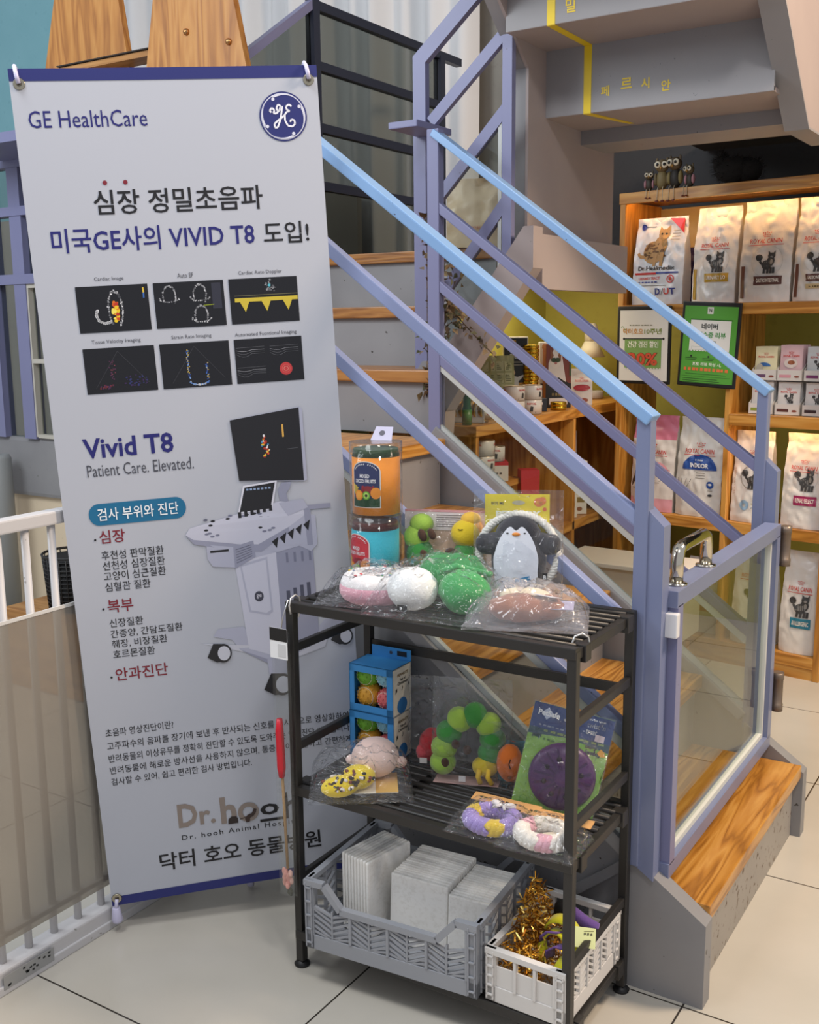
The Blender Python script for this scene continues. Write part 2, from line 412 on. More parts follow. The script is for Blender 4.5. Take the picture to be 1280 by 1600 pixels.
# ------------------------------------------------------------------ lower staircase (rises to the left)
SY0, SY1 = 1.90, 2.76            # near and far stringer planes
RISE, RUN, NOSE = .20, .268, -.54
SLOPE = .745
def zr(x, base): return base + SLOPE * (-.69 - x)   # height of a rail at x, base = height at the newel
st = thing('staircase', 'grey steel staircase with oak treads rising left from the glass gate', 'staircase', (0, 0, 0))
def skirt(y0, y1):
    m = MB()
    m.prism([(-.535, 0), (-.535, .178), (-.693, .287), (-.693, 0)], y0, y1, 'stair_steel', 'y'); return m
skirt(1.898, 1.94).build('side_skirt', st); skirt(2.735, 2.777).build('side_skirt', st)
# closed side sheet under the near glass
m = MB(); m.prism([(-.693, 0), (-.693, .287), (-1.66, zr(-1.66, .287)), (-2.3, zr(-1.66, .287)), (-2.3, 0)], 1.912, 1.924, 'stair_steel', 'y')
m.bar((-.695, 1.906, .27), (-1.02, 1.906, .0), .012, .02, 'stair_steel')
m.build('side_panel', st)
m = MB(); m.prism([(-.70, .06), (-.70, .287), (-1.66, zr(-1.66, .287)), (-1.66, zr(-1.66, .05))], 2.752, 2.768, 'stair_steel', 'y'); m.build('side_panel', st)
for k in range(1, 6):
    x0 = NOSE - RUN * (k - 1)
    x1 = x0 - RUN - .03 if k < 5 else -2.3
    m = MB(); m.box((x1, 1.94 if k < 5 else 1.925, RISE * k - .036), (x0, 2.735 if k < 5 else 2.75, RISE * k), 'tread_wood', .004); m.build('tread', st)
    m = MB(); m.box((x0 - .03, 1.94, RISE * (k - 1)), (x0 - .02, 2.735, RISE * k - .034), 'riser_steel' if k == 1 else 'stair_steel'); m.build('riser', st)
m = MB(); m.box((-2.3, 1.93, 0), (-2.28, 2.75, .965), 'stair_steel'); m.build('side_panel', st)

def railing(y, label, near):
    r = thing('stair_railing', label, 'railing', (0, y, 0))
    X1 = -1.655
    m = MB(); m.bar((-.672, 0, 1.172 - .012), (X1, 0, zr(X1, 1.176) - .01), .046, .022, 'handrail_paint', bev=.003)
    if near: m.bar((X1 + .004, 0, zr(X1, 1.176) - .01), (X1 - .06, 0, zr(X1, 1.176) - .004), .046, .022, 'handrail_paint', bev=.003)
    m.build('handrail', r)
    for i, bs in enumerate((.975, .752, .537)):
        xe = -.69
        m = MB(); m.bar((xe, 0, bs - .008), (X1, 0, zr(X1, bs) - .008), .026, .026, 'bar_paint' if near else 'rail_purple', bev=.003); m.build('rail', r)
    # bottom channel on the stringer and the pane between it and the lowest rail
    m = MB(); m.bar((-.70, -.006, .300), (X1, -.006, zr(X1, .300) + .005), .034, .03, 'stair_steel', bev=.003)
    m.bar((-.70, -.004, .326), (X1, -.004, zr(X1, .326)), .014, .016, C('#b9bcb8', .4)); m.build('glass_channel', r)
    m = MB(); m.bar((-.70, -.004, .508), (X1, -.004, zr(X1, .508)), .012, .02, C('#b9bcb8', .4)); m.build('glazing_bead', r)
    m = MB(); m.prism([(-.70, .32), (-.70, .53), (X1, zr(X1, .53)), (X1, zr(X1, .32))], -.003, .003, 'rail_glass', 'y'); m.build('glass_panel', r)
    # newel: slim tube that carries the handrail and a broad plate with a sloping top
    m = MB(); m.box((-.700, -.016, .27), (-.672, .016, 1.166), 'rail_paint', .003); m.build('newel_post', r)
    m = MB(); m.prism([(-.688, .275), (-.688, 1.006), (-.642, .962), (-.642, .245)], -.012, .026, 'rail_paint', 'y'); m.build('post_plate', r)
    m = MB(); m.box((X1 - .02, -.016, .97), (X1 + .02, .016, zr(X1, 1.176)), 'rail_purple', .003); m.build('newel_post', r)
    return r
railing(1.904, 'near blue stair railing whose wide handrail ends at the gate post', True)
railing(2.757, 'far blue stair railing in front of the food shelf', False)

# ------------------------------------------------------------------ glass gate
g = thing('stair_gate', 'blue framed glass gate closing the foot of the stairs', 'gate', (-.645, 1.93, 0))
gw, gb, gt = .805, .236, .832
m = MB(); fw_ = .042
m.box((-.02, 0, gt - .034), (.022, gw, gt), 'rail_paint', .002)
m.box((-.02, 0, gb), (.022, gw, gb + .034), 'rail_paint', .002)
m.box((-.02, .004, gb + .03), (.022, .034, gt - .03), 'rail_purple'); m.box((-.02, gw - .034, gb + .03), (.022, gw, gt - .03), 'rail_paint')
m.build('gate_frame', g)
m = MB(); w_ = C('#cfd0c8', .5)
m.box((-.004, .034, gb + .034), (.010, gw - .034, gb + .046), w_); m.box((-.004, gw - .046, gb + .046), (.010, gw - .034, gt - .034), w_)
m.build('glazing_bead', g)
m = MB(); m.box((-.002, .034, gb + .034), (.003, gw - .034, gt - .034), 'gate_glass'); m.build('glass_pane', g)
m = MB()
m.tube([(0, .055, gt), (0, .055, gt + .05), (0, .062, gt + .066), (0, .078, gt + .072), (0, .22, gt + .072), (0, .236, gt + .066), (0, .243, gt + .05), (0, .243, gt)], .0130, C('#d6cdbb', .10, 1.0), 16)
for yy in (.055, .243): m.lathe([(.021, 0), (.021, .004), (.012, .006)], C('#c9c2b4', .15, 1.0), 20, (0, yy, gt))
hd = m.build('handle', g); hd['label'] = 'polished chrome pull handle'
for zz in (.72, .33):
    m = MB(); m.lathe([(.015, 0), (.015, .018), (.0135, .019), (.0135, .085), (.015, .086), (.015, .104)], C('#77695c', .4, .5), 14, (.030, gw + .020, zz)); m.build('hinge', g)
m = MB(); m.box((-.004, -.014, .742), (.026, .006, .79), C('#d9d9dc', .4), .003); m.build('latch', g)

# ------------------------------------------------------------------ middle flight (rises away) and its level guard
ms = thing('staircase', 'dim back flight of oak steps beyond the lower flight', 'staircase', (0, 0, 0))
for k, (y, z, xr) in enumerate(((2.80, 1.2, -1.705), (3.06, 1.4, -1.76), (3.32, 1.6, -1.76))):
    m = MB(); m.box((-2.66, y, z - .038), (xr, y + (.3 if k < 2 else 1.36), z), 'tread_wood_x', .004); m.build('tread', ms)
    m = MB(); m.box((-2.66, y + .02, z - .2), (xr, y + .03, z - .036), 'stair_steel'); m.build('riser', ms)
m = MB(); m.box((-2.68, 2.8, .0), (-2.66, 4.75, 1.0), 'stair_steel'); m.build('side_panel', ms)
gr = thing('guard_rail', 'dark navy guard rail in front of the white curtain', 'railing', (-2.64, 0, 0))
m = MB(); m.box((-.02, 3.465, 1.6), (.02, 3.505, 2.58), 'navy_steel'); m.build('post', gr)
m = MB(); m.box((-.02, 4.42, 1.6), (.02, 4.46, 2.55), 'navy_steel'); m.build('post', gr)
for zz in (2.555, 2.335, 2.105, 1.885):
    m = MB(); m.box((-.016, 3.485, zz - .017), (.016, 4.62 if zz > 2.5 else 4.44, zz + .017), 'navy_steel'); m.build('rail', gr)
m = MB(); m.prism([(3.505, 1.62), (4.42, 1.62), (4.42, 2.54), (3.505, 2.54)], -.003, .003, 'tinted_glass', 'x'); m.prism([(2.92, 1.5), (3.465, 1.7), (3.465, 2.53), (2.92, 2.17)], -.003, .003, 'tinted_glass', 'x'); m.build('glass_panel', gr)
m = MB(); m.bar((0, 2.92, 2.185), (0, 3.486, 2.563), .032, .03, 'rail_purple'); m.build('handrail', gr)

# ------------------------------------------------------------------ railing with the six-sided outline (third flight)
Y3 = 2.90
hx = thing('stair_railing', 'purple railing with a bent top post and diagonal bars under the steps', 'railing', (0, Y3, 0))
m = MB(); m.prism([(-1.812, 1.20), (-1.812, 2.140), (-1.50, 2.395), (-1.50, 2.34), (-1.768, 2.118), (-1.768, 1.20)], -.012, .012, 'rail_purple', 'y'); m.build('bent_post', hx)
for a, c in (((-1.752, 1.945), (-1.49, 2.175)), ((-1.735, 1.715), (-1.49, 1.962)), ((-1.715, 1.43), (-1.49, 1.70))):
    m = MB(); m.bar((a[0], 0, a[1]), (c[0], 0, c[1]), .02, .034, 'rail_purple'); m.build('rail', hx)
m = MB(); m.bar((-1.69, 0, 1.24), (-1.49, 0, 1.505), .014, .03, C('#b4b7b4', .4)); m.bar((-1.515, 0, 1.50), (-1.515, 0, 1.93), .012, .014, C('#b4b7b4', .4)); m.build('glazing_bead', hx)
m = MB(); m.prism([(-1.70, 1.25), (-1.70, 1.72), (-1.50, 1.93), (-1.50, 1.52)], -.003, .003, 'rail_glass', 'y'); m.build('glass_panel', hx)
m = MB(); m.box((-1.505, -.012, 1.53), (-1.474, .012, 2.17), 'rail_purple'); m.build('post', hx)
m = MB(); m.box((-1.80, -.17, 1.905), (-1.70, .03, 1.925), 'rail_purple', .003); m.build('cap_plate', hx)
ck = thing('staircase', 'pale plastered stair cheek climbing right over the counter', 'staircase', (0, 0, 0))
m = MB(); m.prism([(-1.815, .70), (-1.815, 1.17), (-1.775, 1.225), (-1.73, 1.225), (-1.432, 1.62), (-1.40, 1.62), (-1.40, 1.50), (-1.433, 1.454), (-1.70, 1.067), (-1.735, .70)], Y3 - .014, Y3 + .05, 'soffit_paint', 'y'); m.build('cheek', ck)
m = MB(); m.prism([(-1.815, .70), (-1.815, 1.17), (-1.80, 1.19), (-1.775, 1.225), (-1.76, 1.225), (-1.76, .70)], Y3 - .03, Y3 - .014, 'stair_steel', 'y'); m.build('end_plate', ck)
m = MB(); m.box((-1.44, 2.95, 1.44), (-1.40, 3.64, 1.60), 'soffit_paint'); m.build('bottom_panel', ck)

# ------------------------------------------------------------------ upper flight seen from underneath
us = thing('staircase', 'upper steel staircase overhead seen from below with a yellow line', 'staircase', (0, 0, 0))
XL, XR = -1.47, -.785
ys = [2.57, 2.84, 3.10, 3.37]; zb = [2.35, 2.15, 1.957]
for i in range(3):
    top = zb[i] + .195
    m = MB(); m.box((XL, ys[i], zb[i]), (XR, ys[i] + .012, top), 'grey_paint'); m.build('riser', us)
    m = MB(); m.box((XL, ys[i] + .001, zb[i] - .001), (XR, ys[i + 1] + .012, zb[i] + .012), 'soffit_paint'); m.build('soffit', us)
m = MB(); m.box((XL - .03, 3.37, 1.912), (XR, 3.58, 1.958), 'grey_paint'); m.build('landing_beam', us)
m = MB(); m.box((XL, 3.60, 2.06), (1.0, 4.70, 2.10), 'dark_wall'); m.build('shade_slab', us)  # added slab that blocks light from above, keeping the space over the shelf dark
# stringers: plates that follow the steps, then stand upright
m = MB(); m.prism([(2.30, 2.62), (2.98, 2.08), (2.98, 1.60), (3.09, 1.60), (3.66, 1.60), (3.66, 2.02), (3.40, 2.02), (3.05, 2.22), (2.3, 2.85)], XL - .005, XL + .004, 'soffit_paint', 'x'); m.build('stringer', us)
m = MB(); m.prism([(2.25, 2.665), (2.985, 2.082), (2.985, 1.56), (3.03, 1.56), (3.03, 2.095), (2.25, 2.72)], XL - .045, XL - .005, 'grey_paint', 'x'); m.build('stringer_flange', us)
m = MB(); m.prism([(2.25, 2.68), (2.95, 2.135), (3.27, 1.88), (3.62, 1.885), (3.62, 2.3), (2.25, 3.3)], XR, XR + .055, 'soffit_paint', 'x'); m.build('stringer', us)
m = MB(); m.prism([(2.25, 2.675), (2.95, 2.13), (3.27, 1.874), (3.62, 1.879), (3.62, 1.885), (3.27, 1.88), (2.95, 2.137), (2.25, 2.68)], XR - .008, XR + .06, 'grey_paint', 'x'); m.build('stringer_flange', us)
ye = C('#e3c413', .5)
m = MB()
for i in (0, 1, 2):
    xa = -1.33
    m.box((xa - .012, ys[i] - .0012, zb[i] - .001), (xa + .012, ys[i], zb[i] + .19), ye)
    if i < 2: m.box((xa - .012, ys[i], zb[i] - .0026), (xa + .012, ys[i + 1], zb[i] - .0012), ye)
m.prism([(-1.342, 3.10), (-1.318, 3.10), (-1.27, 3.33), (-1.285, 3.33)], 1.9542, 1.9556, ye, 'z')
yl = m.build('painted_line', us); yl['label'] = 'yellow painted line folding down the steps'
S = flat(3.10)
for ch, uu, vv in (('페', -1.287, 1.998), ('르', -1.225, 2.012), ('시', -1.163, 2.005), ('안', -1.103, 1.992)):
    m = MB(); m.ptext(S, ch, uu, vv, C('#e0c23c', .6), h=.030, bold=.02 if ch != '시' else .024); m.build('painted_letter', us)
m = MB(); m.ptext(flat(2.84), '밀', -1.287, 2.172, C('#e0c23c', .6), h=.036, bold=.02)
m.build('painted_letter', us)

# dried vine twined round the purple posts
m = MB(); rs = random.Random(4)
pts = [(-1.718 + .008 * math.sin(i * .9) + .05 * max(0, 1 - abs(i - 13) / 8), 2.825 + .015 * math.cos(i * 1.1), 1.70 - i * .021) for i in range(28)]
m.tube(pts, .004, C('#4a3826', .8), 6)
br = [(-1.66 + .017 * i, 2.83, 1.40 - .018 * i + .0002 * i * i) for i in range(11)]
m.tube(br, .002, C('#4a3826', .8), 5)
leafc = [C('#5a4632', .8), C('#6d5a40', .8), C('#3f3226', .8), C('#7a6a4a', .8), C('#4b4a33', .8)]
def leaf(m, c, s, rs):
    E_ = Euler((rs.uniform(-1.2, 1.2), rs.uniform(-1.2, 1.2), rs.uniform(0, 6.3))).to_matrix().to_4x4(); E_.translation = c
    m.add([(0, 0, 0), (s * .5, s * .35, .1 * s), (s * .5, -s * .35, .1 * s), (s * .8, 0, -.06 * s), (s * 1.15, 0, -.2 * s), (s * .5, 0, -.05 * s)], [(0, 2, 5), (0, 5, 1), (5, 2, 3), (5, 3, 1), (2, 4, 3), (1, 3, 4)], rs.choice(leafc), False, E_)
for i in range(260):
    p = rs.choice(pts); sp = .075 if 1.22 < p[2] < 1.56 else .022
    leaf(m, Vector(p) + Vector((rs.uniform(-.4, 1) * sp, rs.uniform(-1, 1) * sp * .6, rs.uniform(-1, 1) * .02)), rs.uniform(.018, .034), rs)
for i in range(34):
    leaf(m, Vector(rs.choice(br)) + Vector((rs.uniform(-1, 1), rs.uniform(-1, 1), rs.uniform(-1, 1))) * .015, rs.uniform(.015, .028), rs)
single('dried_vine', m, 'dried brown leafy vine twined down the purple stair posts', 'dried plant')

# ------------------------------------------------------------------ left: partition, window, fence
b = MB(); b.box((-5.2, 3.24, .55), (-3.2, 3.30, .835), 'stair_steel', .02); struct('trim_2', b)
b = MB(); b.box((-5.2, 3.27, 0), (-3.2, 3.31, .56), 'beige_wall'); struct('wall_partition', b)
wn = MB(); pc = 'rail_purple'; wl = C('#b9b4a8', .5)
for x in (-4.36, -4.14): wn.box((x - .05, 3.22, .83), (x + .03, 3.28, 2.12), pc)
for z, h_ in ((1.86, .02), (1.56, .022), (2.10, .05)): wn.box((-5.2, 3.215, z - h_), (-3.2, 3.275, z + h_), pc)
wn.box((-4.12, 3.225, .84), (-4.10, 3.26, 1.55), wl); wn.box((-4.1, 3.225, .835), (-3.2, 3.26, .852), wl); wn.box((-4.1, 3.225, 1.18), (-3.2, 3.26, 1.20), wl); wn.box((-4.1, 3.225, 1.52), (-3.2, 3.26, 1.538), wl)
wn.box((-3.24, 3.21, .83), (-3.2, 3.284, 2.12), pc)
win = struct('window_1', wn)
m = MB(); m.box((-5.2, 3.252, .83), (-3.2, 3.256, 2.12), 'rail_glass'); m.build('pane', win)
m = MB(); m.box((-4.6, 3.9, 0.0), (-3.2, 4.4, .80), 'pine_x', .01); m.box((-4.62, 3.86, .80), (-3.18, 4.42, .84), 'pine_x', .004)
single('cabinet', m, 'low wooden cabinet behind the purple window frame', 'cabinet')
# cut wooden house block behind the pane
m = MB(); m.prism([(-.26, 0), (.26, 0), (.26, .22), (.1, .30), (-.12, .28), (-.26, .08)], -.08, .08, 'pine_x', 'y')
single('cat_house', m, 'small angular wooden pet house seen through the left window pane', 'pet house', (-3.98, 4.1, .84))
m = MB(); m.box((-.3, -.1, 0), (.3, .1, .012), 'pine_x', .003)
m.box((-.3, -.02, -.05), (-.27, .02, 0), 'pine_x'); m.box((.27, -.02, -.05), (.3, .02, 0), 'pine_x')
single('wall_shelf', m, 'short wooden shelf fixed behind the upper left window', 'shelf', (-4.05, 3.45, 1.86))
m = MB(); m.lathe([(.06, 0), (.06, .74), (.05, .76)], C('#8f9190', .5), 20)
single('bollard', m, 'round grey post standing behind the white fence at the left edge', 'post', (-4.28, 3.13, 0))

# wooden A-frame trestle standing on the partition
af = thing('a_frame_stand', 'wooden A-frame trestle with two tapering boards behind the banner top', 'wooden stand', (-3.0, 3.0, 2.12))
def aboard(x0, x1, xt0, xt1, y, z1, zt):
    m = MB(); k = (z1 - 0) / (zt - z1)
    m.prism([(x0 - (xt0 - x0) * k, 0), (x1 + (x1 - xt1) * k, 0), (xt1, zt), (xt0, zt)], y - .014, y + .014, 'pine_z', 'y'); return m
aboard(-.665, -.20, -.575, -.245, .06, .26, .55).build('end_board', af)
m2 = aboard(.005, .465, .07, .40, -.04, .16, .46)
for x, z in ((.21, .245), (.405, .185)): m2.ball((x, -.056, z), .012, C('#b98a5a', .25, 1.0), 12)
m2.build('end_board', af)
m = MB(); m.box((-.55, -.03, .20), (.02, .06, .22), 'pine_x'); m.box((-.5, -.04, .222), (.0, .05, .226), C('#2a2420', .8)); m.build('shelf_board', af)
b = MB(); b.box((-4.2, 2.9, 2.08), (-2.5, 3.32, 2.12), 'rail_purple'); struct('trim_3', b)

# white pet fence with a clear sheet tied to its bars
fe = thing('pet_fence', 'white barred pet fence with a clear sheet along the left', 'fence', (-1.79, 0, 0))
m = MB(); m.box((-.02, .4, .0), (.03, 1.75, .05), 'fence_white', .004); m.box((-.028, .4, .0), (.035, 1.75, .02), 'fence_white', .003); m.build('base_rail', fe)
m = MB(); m.box((-.018, .4, .940), (.018, 1.86, .968), 'fence_white', .004); m.build('top_rail', fe)
m = MB(); m.box((-.012, .4, .105), (.012, 1.75, .117), 'fence_white', .002); m.build('lower_rail', fe)
yb = 1.226
for k in range(-10, 9):
    y = yb + .0655 * k
    if y > 1.75: break
    m = MB(); m.tube([(0, y, .045), (0, y, .945)], .0085, 'fence_white', 10); m.build('bar', fe)
m = MB(); m.box((.0125, .4, .095), (.0145, 1.72, .765), 'acrylic'); m.box((.012, .4, .760), (.016, 1.72, .767), C('#d4d2ce', .4)); s_ = m.build('clear_sheet', fe); s_['label'] = 'clear plastic sheet tied to the bars'
m = MB(); rs = random.Random(2)
m.box((.0351, 1.20, .012), (.0362, 1.325, .042), C('#9a9a98', .6))
for i in range(14):
    y = 1.205 + rs.random() * .11; z = .016 + rs.random() * .02; m.box((.0362, y, z), (.0366, y + .006, z + .004), C('#2c2c2c', .6))
lb = m.build('sticker', fe); lb['label'] = 'worn grey sticker with dark specks'

# wire basket and wooden frame beyond the fence
bk = MB()
for k in range(26):
    a = 2 * math.pi * k / 26; bk.tube([(.10 * math.cos(a), .10 * math.sin(a), 0), (.115 * math.cos(a), .115 * math.sin(a), .21)], .0022, C('#151515', .5), 5)
for j in range(14):
    z = .21 * j / 13; rr = .10 + .015 * j / 13; bk.tube([(rr * math.cos(R(15 * q)), rr * math.sin(R(15 * q)), z) for q in range(24)], .0022 if 0 < j < 13 else .005, C('#151515', .5), 5, True)
bk.lathe([(.097, .004), (.11, .195)], C('#0f0f10', .8), 24)
single('mesh_basket', bk, 'black wire mesh basket behind the white fence', 'basket', (-3.15, 2.60, .30))
m = MB(); m.box((-.3, -.2, 0), (.25, .2, .30), 'pine_x', .006)
single('storage_box', m, 'plain wooden storage box under the black mesh basket', 'box', (-3.10, 2.65, 0))
m = MB(); m.box((-.15, -.02, 0), (-.11, .02, .42), 'pine_z'); m.box((-.11, -.02, .38), (.15, .02, .42), 'pine_x'); m.box((-.11, .0, 0), (.15, .015, .38), C('#231d18', .8))
single('picture_frame', m, 'wooden framed dark panel standing behind the mesh basket', 'frame', (-3.20, 2.86, .20))
m = MB(); m.box((-.16, -.1, 0), (.16, .1, .195), 'pine_x', .004)
single('step_stool', m, 'small wooden block step behind the storage box', 'stool', (-3.16, 2.96, 0))
# ------------------------------------------------------------------ hanging banner on an X stand
bux = Vector((.7125, .700, .050)).normalized(); buz = Vector((-.017, -.057, .998)).normalized(); bn = buz.cross(bux).normalized()
buz = bux.cross(bn).normalized()
bm_ = Matrix((bux, bn, buz)).transposed()
BK_ = .98
ban = thing('banner_stand', 'tall white ultrasound banner with navy ends on an X stand', 'banner', (-1.78 * BK_, 1.511 * BK_, 1.34 + (.036 - 1.34) * BK_), rot=bm_.to_euler()); ban.scale = (BK_,) * 3
W, H = .6, 1.8
def bsurf(u, v): return (u, .004 * math.sin(u * 5.2) - .004 * math.sin(v * 3.1) * (u / W), v)
PAPER = C('#b6bac4', .55)
m = MB(); nu, nv = 12, 36
vs = [bsurf(W * i / nu, H * j / nv) for j in range(nv + 1) for i in range(nu + 1)]
nf = len(vs); vs += [(x, y + .0008, z) for x, y, z in vs]
fs = []
for j in range(nv):
    for i in range(nu):
        a = j * (nu + 1) + i; q = (a, a + 1, a + nu + 2, a + nu + 1); fs.append(q); fs.append(tuple(k + nf for k in q[::-1]))
m.add(vs, fs, PAPER, True)
cloth = m.build('banner_sheet', ban)
NAVY = C('#232a6e', .5); BLK = C('#17171c', .5); BLU = C('#20216e', .5); GRY = C('#4a4c56', .55); RED = C('#7c1c2c', .5); TEAL = C('#146a93', .5)
m = MB(); S = bsurf
for k in range(6):
    m.prect(S, k * .1, 1.777, (k + 1) * .1, 1.80, NAVY); m.prect(S, k * .1, 0, (k + 1) * .1, .022, NAVY)
m.ptext(S, 'GE HealthCare', .027, 1.690, BLU, w=.226, h=.032)
# round monogram badge
lc = (.525, 1.702)
m.pell(S, *lc, .0485, .0485, NAVY, .001, 40); m.pell(S, *lc, .0455, .0455, C('#d5d7e6', .5), .0014, 40); m.pell(S, *lc, .0435, .0435, NAVY, .0018, 40)
for a in (28, 118, 208, 298):
    pts = [(lc[0] + (.0436 - .0040 * (1 - i / 10) ** .8 * min(1, i * .8 + .15)) * math.cos(R(a - i * 6.0)), lc[1] + (.0436 - .0040 * (1 - i / 10) ** .8 * min(1, i * .8 + .15)) * math.sin(R(a - i * 6.0))) for i in range(11)]
    qts = [(lc[0] + .0437 * math.cos(R(a - i * 6.0)), lc[1] + .0437 * math.sin(R(a - i * 6.0))) for i in range(11)]
    for i in range(10): m.ppoly(S, [pts[i], qts[i], qts[i + 1], pts[i + 1]], C('#d5d7e6', .5), .0022)
    m.pell(S, lc[0] + .0385 * math.cos(R(a + 1)), lc[1] + .0385 * math.sin(R(a + 1)), .0034, .0034, C('#d5d7e6', .5), .0023, 12)
WHT = C('#e8e9f2', .5)
def script(pts, wd=.0036): m.pline(S, [(lc[0] + x * .001, lc[1] + y * .001) for x, y in pts], wd, WHT, .0026)
script([(-24, 8), (-27, 12), (-22, 17), (-17, 12), (-20, 7), (-14, 6), (-7, 12), (-4, 20), (-9, 23), (-13, 17), (-11, 11), (-5, 13), (-1, 20), (-3, 8), (-7, -8), (-13, -21), (-19, -21), (-19, -14), (-12, -8), (-4, -3), (2, 2)])
script([(18, 19), (13, 23), (7, 19), (8, 13), (14, 10), (8, 9), (3, 3), (3, -8), (8, -18), (17, -20), (23, -15), (22, -8), (16, -6), (13, -11)])
# headings
m.pell(S, .158, 1.584, .0045, .0045, RED, .001, 12); m.pell(S, .198, 1.584, .0045, .0045, RED, .001, 12)
m.ptext(S, '심장 정밀초음파', .132, 1.522, BLK, w=.338, h=.048, bold=.012)
m.ptext(S, '미국GE사의 VIVID T8', .042, 1.450, BLU, w=.405, h=.048, bold=.012)
m.ptext(S, '도입!', .466, 1.451, BLK, w=.095, h=.044, bold=.012)
DK = C('#15161c', .35)
for x in (.077, .231, .385):
    m.prect(S, x, 1.290, x + .143, 1.383, DK, .001); m.prect(S, x + .0005, 1.165, x + .1435, 1.258, DK, .001)
for t, x, y in (('Cardiac Image', .116, 1.391), ('Auto EF', .282, 1.391), ('Cardiac Auto Doppler', .407, 1.389), ('Tissue Velocity Imaging', .097, 1.265), ('Strain Rate Imaging', .258, 1.265), ('Automated Fucntional Imaging', .389, 1.262)):
    wd = {'Cardiac Image': .058, 'Auto EF': .032, 'Cardiac Auto Doppler': .091, 'Tissue Velocity Imaging': .098, 'Strain Rate Imaging': .082, 'Automated Fucntional Imaging': .13}[t]
    m.ptext(S, t, x, y, GRY, w=wd, h=.0095)
rs = random.Random(5); E1 = .0016
def blob(cx, cy, r, cols, n, spread, e=E1):
    for i in range(n):
        a = rs.uniform(0, 6.28); d = rs.random() ** .5
        m.pell(S, cx + spread[0] * d * math.cos(a), cy + spread[1] * d * math.sin(a), r * rs.uniform(.5, 1.2), r * rs.uniform(.5, 1.2), rs.choice(cols), e + i * 2e-6, 7, rings=1)
gy = [C(c, .5) for c in ('#c9cbd0', '#8b8d93', '#55575d', '#e6e7ea')]
fire = [C(c, .5) for c in ('#e8c51f', '#d9701c', '#b8301c', '#f0e060', '#c8451c')]
def echo(cx, cy, rx, ry, a0, a1, n, cols, r=.0018):
    for i in range(n):
        a = R(a0 + (a1 - a0) * i / n + rs.uniform(-3, 3)); q = rs.uniform(.93, 1.07)
        m.pell(S, cx + rx * q * math.cos(a), cy + ry * q * math.sin(a), r * rs.uniform(.5, 1.4), r * rs.uniform(.5, 1.4), rs.choice(cols), E1, 6, rings=1)
echo(.152, 1.335, .014, .036, -60, 240, 90, gy); echo(.131, 1.325, .018, .017, 150, 300, 50, gy[:1] + gy[3:], .0022)
blob(.152, 1.331, .0034, fire, 46, (.006, .021)); m.prect(S, .209, 1.355, .212, 1.376, C('#3a6bb8', .5), E1); m.prect(S, .209, 1.366, .212, 1.376, C('#e0c040', .5), E1 + .0002)
for cx, cy in ((.262, 1.355), (.324, 1.355), (.324, 1.312)):
    echo(cx, cy, .013, .021, -40, 220, 55, gy[:3], .0015); echo(cx, cy - .004, .02, .008, 180, 360, 14, gy[:2], .0015)
m.prect(S, .349, 1.325, .368, 1.378, C('#2c2e3c', .5), E1); m.pline(S, [(.33, 1.333), (.352, 1.334)], .0012, C('#a0b020', .5), E1 + .0003)
yl_ = C('#c8b43a', .5)
m.prect(S, .395, 1.335, .527, 1.343, yl_, E1); m.pline(S, [(.395, 1.348), (.527, 1.348)], .0012, C('#6d6a4a', .5), E1)
for x in (.413, .458, .503): m.ppoly(S, [(x - .008, 1.336), (x + .012, 1.336), (x + .003, 1.314)], yl_, E1 + .0003)
blob(.472, 1.366, .0022, gy[1:3], 22, (.011, .014)); m.pell(S, .469, 1.367, .003, .003, C('#58b6c8', .5), E1 + .0005, 10)
for x0, xs in ((.0775, .146), (.231, .302)):
    m.pline(S, [(xs, 1.250), (xs - .05, 1.176)], .0007, C('#3e3f46', .5), E1); m.pline(S, [(xs, 1.250), (xs + .058, 1.182)], .0007, C('#3e3f46', .5), E1)
blob(.132, 1.214, .0014, [C('#5a2c50', .5), C('#7a3a4a', .5)], 26, (.006, .022)); blob(.118, 1.178, .002, [C('#6c2630', .5), C('#44244a', .5)], 26, (.018, .004)); blob(.178, 1.188, .002, [C('#2a2f66', .5), C('#35204e', .5)], 36, (.025, .012))
bl = [C(c, .5) for c in ('#3f6fc0', '#7aa0d8', '#b8a050', '#2c4a90')]
for i in range(32): m.pell(S, .287 + rs.uniform(-.002, .002), 1.184 + i * .0019, .0016, .0012, rs.choice(bl), E1, 6, rings=1)
for i in range(20): m.pell(S, .325 + rs.uniform(-.003, .003), 1.180 + i * .0018, .0016, .0012, rs.choice(bl), E1, 6, rings=1)
echo(.308, 1.178, .02, .008, 190, 350, 26, gy[:1] + bl[:2], .0018)
for ox, oy in ((.388, 1.235), (.46, 1.235), (.388, 1.193)):
    for k in range(3): m.pline(S, [(ox + .06 * i / 9, oy - k * .004 - .006 * math.sin(min(i, 5) / 5 * math.pi) * (.5 + .3 * k)) for i in range(10)], .0008, gy[2 if k else 1], E1)
    m.pline(S, [(ox, oy + .005), (ox + .06, oy + .006)], .0008, gy[2], E1)
m.pell(S, .491, 1.191, .0135, .0135, C('#c23a3c', .5), E1, 24); m.pell(S, .491, 1.191, .009, .009, C('#d85a58', .5), E1 + .0003, 24, .86); m.pell(S, .491, 1.191, .005, .005, C('#e08a80', .5), E1 + .0003, 24, .8)
m.ptext(S, 'Vivid T8', .055, 1.031, BLU, w=.185, h=.043, bold=.022)
m.ptext(S, 'Patient Care. Elevated.', .058, .992, GRY, w=.220, h=.026)
